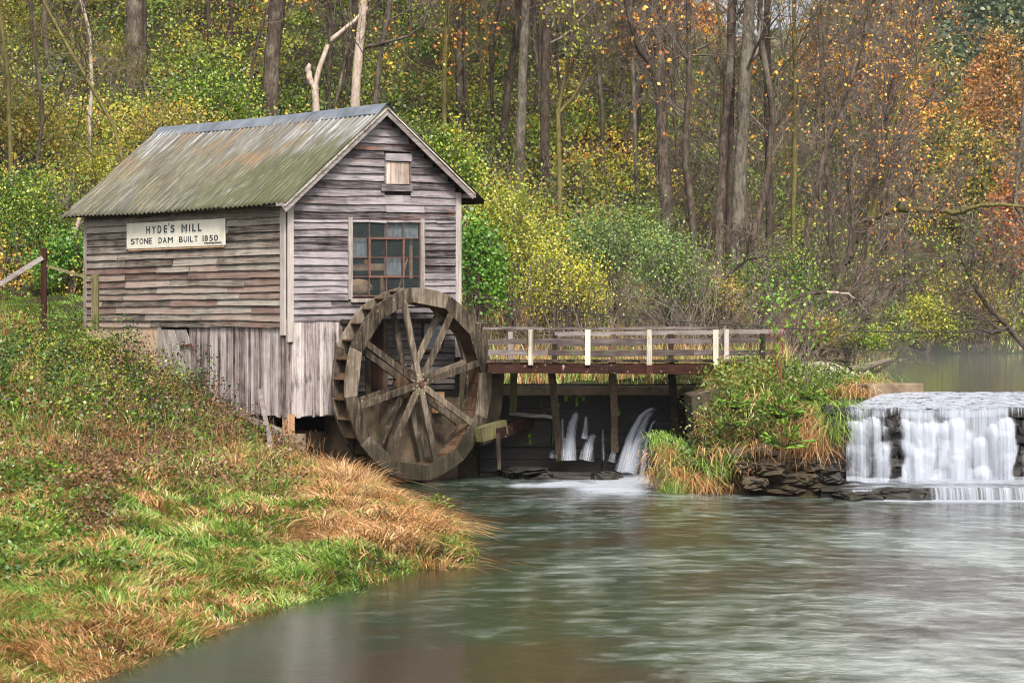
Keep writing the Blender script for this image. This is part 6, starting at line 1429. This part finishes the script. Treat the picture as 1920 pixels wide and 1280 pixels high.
def weeds(name, px0, px1, Y0, Y1, n, per, leaf, size, h, cond, seed, tone=(0, 1), rad=.22):
    g = np.random.default_rng(seed); B = sample_land(n, px0, px1, Y0, Y1, g, off=.3); B = B[cond(px_of(B), py_of(B))]; m = len(B)
    idx = np.repeat(np.arange(m), per); hh = g.uniform(.5, 1.2, m) * h; C = B[idx] + g.normal(size=(m * per, 3)) * np.array([rad, rad, 0]); C[:, 2] += g.uniform(0.02, 1, m * per) * hh[idx]
    t = np.clip(g.uniform(tone[0], tone[1], m)[idx] * .6 + g.uniform(0, .4, m * per), 0, 1); V, Fq = quads(leaf_quads(C, size, g, .1, .3)); tag(link(name, np_mesh(name, V, Fq, t), M[leaf]), kind='stuff')
    return B
slope_c = lambda x, y: (y > 645) & (y < 800 + .1 * x) & (x < 520) & (vnoise(x, y, 60, 3) > .25)
weeds("ground_cover", -60, 540, 42, 60, 620, 34, 'leaf_green', .085, .55, slope_c, 101, (-.4, .9), .18)
weeds("dark_brush", 120, 620, 46, 58, 260, 60, 'brownweed', .06, .8, lambda x, y: (y > 690 - .1 * x) & (y < 860) & (x > 180 + .0 * y), 107, (-.3, .5), .18)
weeds("ground_cover", -60, 420, 44, 60, 400, 50, 'leaf_yellow', .05, .55, lambda x, y: (y > 640) & (y < 740) & (x < 400) & (vnoise(x, y, 45, 8) > .5), 102, (0, .6))
weeds("brown_weeds", -60, 560, 36, 58, 700, 40, 'brownweed', .07, .45, lambda x, y: (y > 620) & (y < 930) & (vnoise(x, y, 38, 5) > .52), 103)
weeds("tall_weeds", -60, 560, 46, 59, 420, 50, 'leaf_green', .07, 1.05, lambda x, y: (y > 640) & (y < 790) & (vnoise(x, y, 50, 21) > .45), 121, (-.5, .55), .13)
weeds("tall_weeds", -60, 560, 46, 59, 260, 40, 'leaf_olive', .06, 1.0, lambda x, y: (y > 650) & (y < 800) & (vnoise(x, y, 40, 22) > .5), 122, (-.3, .6), .13)
weeds("brown_weeds", 60, 520, 34, 56, 900, 46, 'brownweed', .05, .6, lambda x, y: (np.hypot(x - 175, (y - 985) * 1.2) < 45) | (np.hypot(x - 190, (y - 880) * 1.5) < 60) | (np.hypot(x - 430, (y - 815) * 1.5) < 60) | (np.hypot(x - 330, (y - 850) * 1.5) < 40), 123, (0, .6), .12)
weeds("yellow_flowers", 0, 420, 50, 60, 120, 5, 'flower', .05, .7, lambda x, y: (y > 600) & (y < 740), 104, rad=.12)
weeds("ground_cover", -60, 260, 30, 44, 130, 70, 'leaf_green', .07, .3, lambda x, y: (y > 800) & (vnoise(x, y, 60, 6) > .5), 105, (0, .7))
g = np.random.default_rng(106); B = sample_land(1300, -60, 620, 40, 60, g, off=.3); B = B[(py_of(B) > 600) & (py_of(B) < 900)]; n = len(B); S = np.zeros((n, 5, 3)); S[:, 0] = B; dd = unit(g.normal(size=(n, 3)) * .3 + np.array([0, 0, 1.0]))
for j in range(1, 5): dd = unit(dd + g.normal(size=(n, 3)) * .15); S[:, j] = S[:, j - 1] + dd * g.uniform(.08, .26, n)[:, None]
V, Fq = tubes(S, np.linspace(.006, .003, 5)[None] * np.ones((n, 1)), 3); tag(link("dry_stalks", np_mesh("dry_stalks", V, Fq, g.uniform(0, .7, len(Fq))), M['dry']), kind='stuff')
# bushy cover on the overgrown bank by the dam
g = np.random.default_rng(110); B = on_bank(300, g, Y0=51.9, Y1=57); idx = np.repeat(np.arange(len(B)), 42); C = B[idx] + g.normal(size=(len(idx), 3)) * np.array([.2, .15, .16]) + np.array([0, -.05, .14])
t = np.clip((vnoise(B[:, 0], B[:, 2] * 2, .3, 12) * .85)[idx] + g.uniform(-.1, .2, len(idx)), 0, 1); V, Fq = quads(leaf_quads(C, .075, g, .1)); tag(link("ground_cover", np_mesh("ground_cover", V, Fq, t), M['bankleaf']), kind='stuff')

def leafy(px, py, Y, s, label, seed, n=26):
    n = int(n * 1.5)
    g = np.random.default_rng(seed); root = empty("leafy_plant", tuple(at(px, py, Y)), 0, label, "plant"); Q = []; S = []
    for k in range(n):
        d = unit(np.array([g.normal(), -abs(g.normal()) * .8, g.uniform(.1, 1.2)])); tip = d * s * g.uniform(.4, 1.0); S.append(np.stack([tip * 0, tip * .5 + [0, 0, .03], tip]))
        for j in range(7):
            a = (j - 3) * .42; side = unit(np.cross(d, [0, -.5, 1])); ld = unit(d * math.cos(a) + side * math.sin(a) + np.array([0, -.1, -.25])); L = s * .27 * (1 - abs(j - 3) * .12) * g.uniform(.8, 1.1); w_ = unit(np.cross(ld, d + [0, 0, .7] + g.normal(size=3) * .2)) * L * .2; m_ = tip + ld * L * .55
            Q.append(np.stack([tip, m_ + w_, tip + ld * L, m_ - w_]))
    V, Fq = quads(np.stack(Q)); link("leaves", np_mesh("leaves", V, Fq, np.clip(np.repeat(g.uniform(0, .8, n), 7) + g.uniform(0, .2, n * 7), 0, 1)), M['lush'], root)
    V, Fq = tubes(np.stack(S), np.full((n, 3), .004), 3); link("stems", np_mesh("stems", V, Fq), M['leaf_green'], root)
leafy(1458, 785, 51.5, .62, "largest bright green lobed-leaf plant in the middle of the overgrown bank", 201, 34)
leafy(1378, 768, 51.9, .46, "lobed-leaf plant on the left shoulder of the overgrown bank", 202)
leafy(1368, 800, 51.5, .36, "small lobed-leaf plant hanging just under the bank's left shoulder", 203, 18)
leafy(1475, 840, 51.0, .58, "bright lobed-leaf plant hanging over the stones of the bank", 204, 30)
leafy(1515, 752, 52.0, .42, "lobed-leaf plant near the dam end of the bank's crest", 205)
leafy(415, 903, 46.0, .50, "bright green lobed-leaf plant in the grass below the skirt boards", 206, 30)
leafy(246, 812, 46.5, .42, "small bluish green plant clump on the grassy slope at the left", 207, 22)
leafy(815, 955, 46.0, .35, "green leafy plant on the water's edge below the wheel", 208, 22)
def sapling(px, py0, py1, Y, label, seed, bk, leafs):
    g = np.random.default_rng(seed); a, b = at(px, py0, Y), at(px + g.uniform(-12, 8), py1, Y); root = empty("sapling", tuple(a), 0, label, "sapling"); n = 3; S = []
    for k in range(n):
        e = (b - a) * g.uniform(.6, 1.0) if k else (b - a); p = np.linspace(0, 1, 9)[:, None] * e + np.cumsum(g.normal(size=(9, 3)) * .012, 0); p[:, 0] += np.linspace(0, 1, 9) * (k * .18 * g.choice([-1, 1])); S.append(p)
    S = np.stack(S); Rr = np.linspace(.012, .006, 9)[None].repeat(n, 0); C1, R1 = spawn(S, Rr, 6, .25, .95, .45, (25, 50), .3, .1, 4, g, .6, .005)
    V, Fq = merge([tubes(S, Rr, 5), tubes(C1, R1, 3)]); link("stems", np_mesh("stems", V, Fq, smooth=True), M[bk], root)
    P = np.concatenate([b - a + g.normal(size=(leafs, 3)) * np.array([.3, .2, .28]), C1[g.integers(0, len(C1), leafs // 2), -1] + g.normal(size=(leafs // 2, 3)) * .05])
    V, Fq = quads(leaf_quads(P, .10, g, .2)); link("foliage", np_mesh("foliage", V, Fq, g.uniform(.3, 1, len(P))), M['lush'], root)
sapling(1466, 728, 560, 52.8, "red-stemmed sapling with a bright green top growing on the overgrown bank", 301, 'twig_red', 130)
sapling(1514, 722, 590, 53.0, "thin dark sapling right of the red-stemmed one on the overgrown bank", 302, 'twig', 60)

# trees of the far hill, one woody mass
g = np.random.default_rng(130); n = 2600; px = g.uniform(1600, 2100, n); f = g.uniform(.15, 1, n); Y = 230 + 190 * f
top = np.interp(px, [1500, 1640, 1800, 1920, 2300], [90, 20, -40, -70, -60]); zt = CZ - (top - HY) / F * 420; Z = zt * np.sin(np.minimum(1, f * 1.05) * math.pi / 2); X = (px - CX) / F * Y
per = 34; idx = np.repeat(np.arange(n), per); sz = g.uniform(1.2, 2.6, n); C = np.stack([X, Y, Z + sz], 1)[idx] + g.normal(size=(n * per, 3)) * sz[idx][:, None] * np.array([.45, .45, .6])
V, Fq = quads(leaf_quads(C, .75, g, .1)); tag(link("far_woods", np_mesh("far_woods", V, Fq, np.clip(g.uniform(0, .7, n)[idx] + g.uniform(0, .25, n * per), 0, 1)), leaf_mat("far_woods_leaf", [(0, (.015, .03, .015)), (.5, (.05, .08, .035)), (.8, (.13, .14, .05)), (1, (.22, .13, .05))])), kind='stuff')

# ------------------------------------------------------------------ air
def volume_box(name, x0, x1, y0, y1, z0, z1, dens, col):
    mb = MB(); mb.box(((x0 + x1) / 2, (y0 + y1) / 2, (z0 + z1) / 2), (x1 - x0, y1 - y0, z1 - z0)); m, t, n, l = newmat(name)
    v = n.new("ShaderNodeVolumePrincipled"); v.inputs['Density'].default_value = dens; v.inputs['Color'].default_value = (*col, 1); v.inputs['Anisotropy'].default_value = .2
    o = n.new("ShaderNodeOutputMaterial"); l.new(v.outputs[0], o.inputs['Volume']); return tag(mb.build(name, m), kind='stuff')
volume_box("haze", -950, 950, -70, 1450, -3, 130, .00010, (.86, .92, 1.0))
volume_box("mist", 9.5, 75, 62, 127, 2.22, 3.0, .0020, (.95, .97, 1.0))
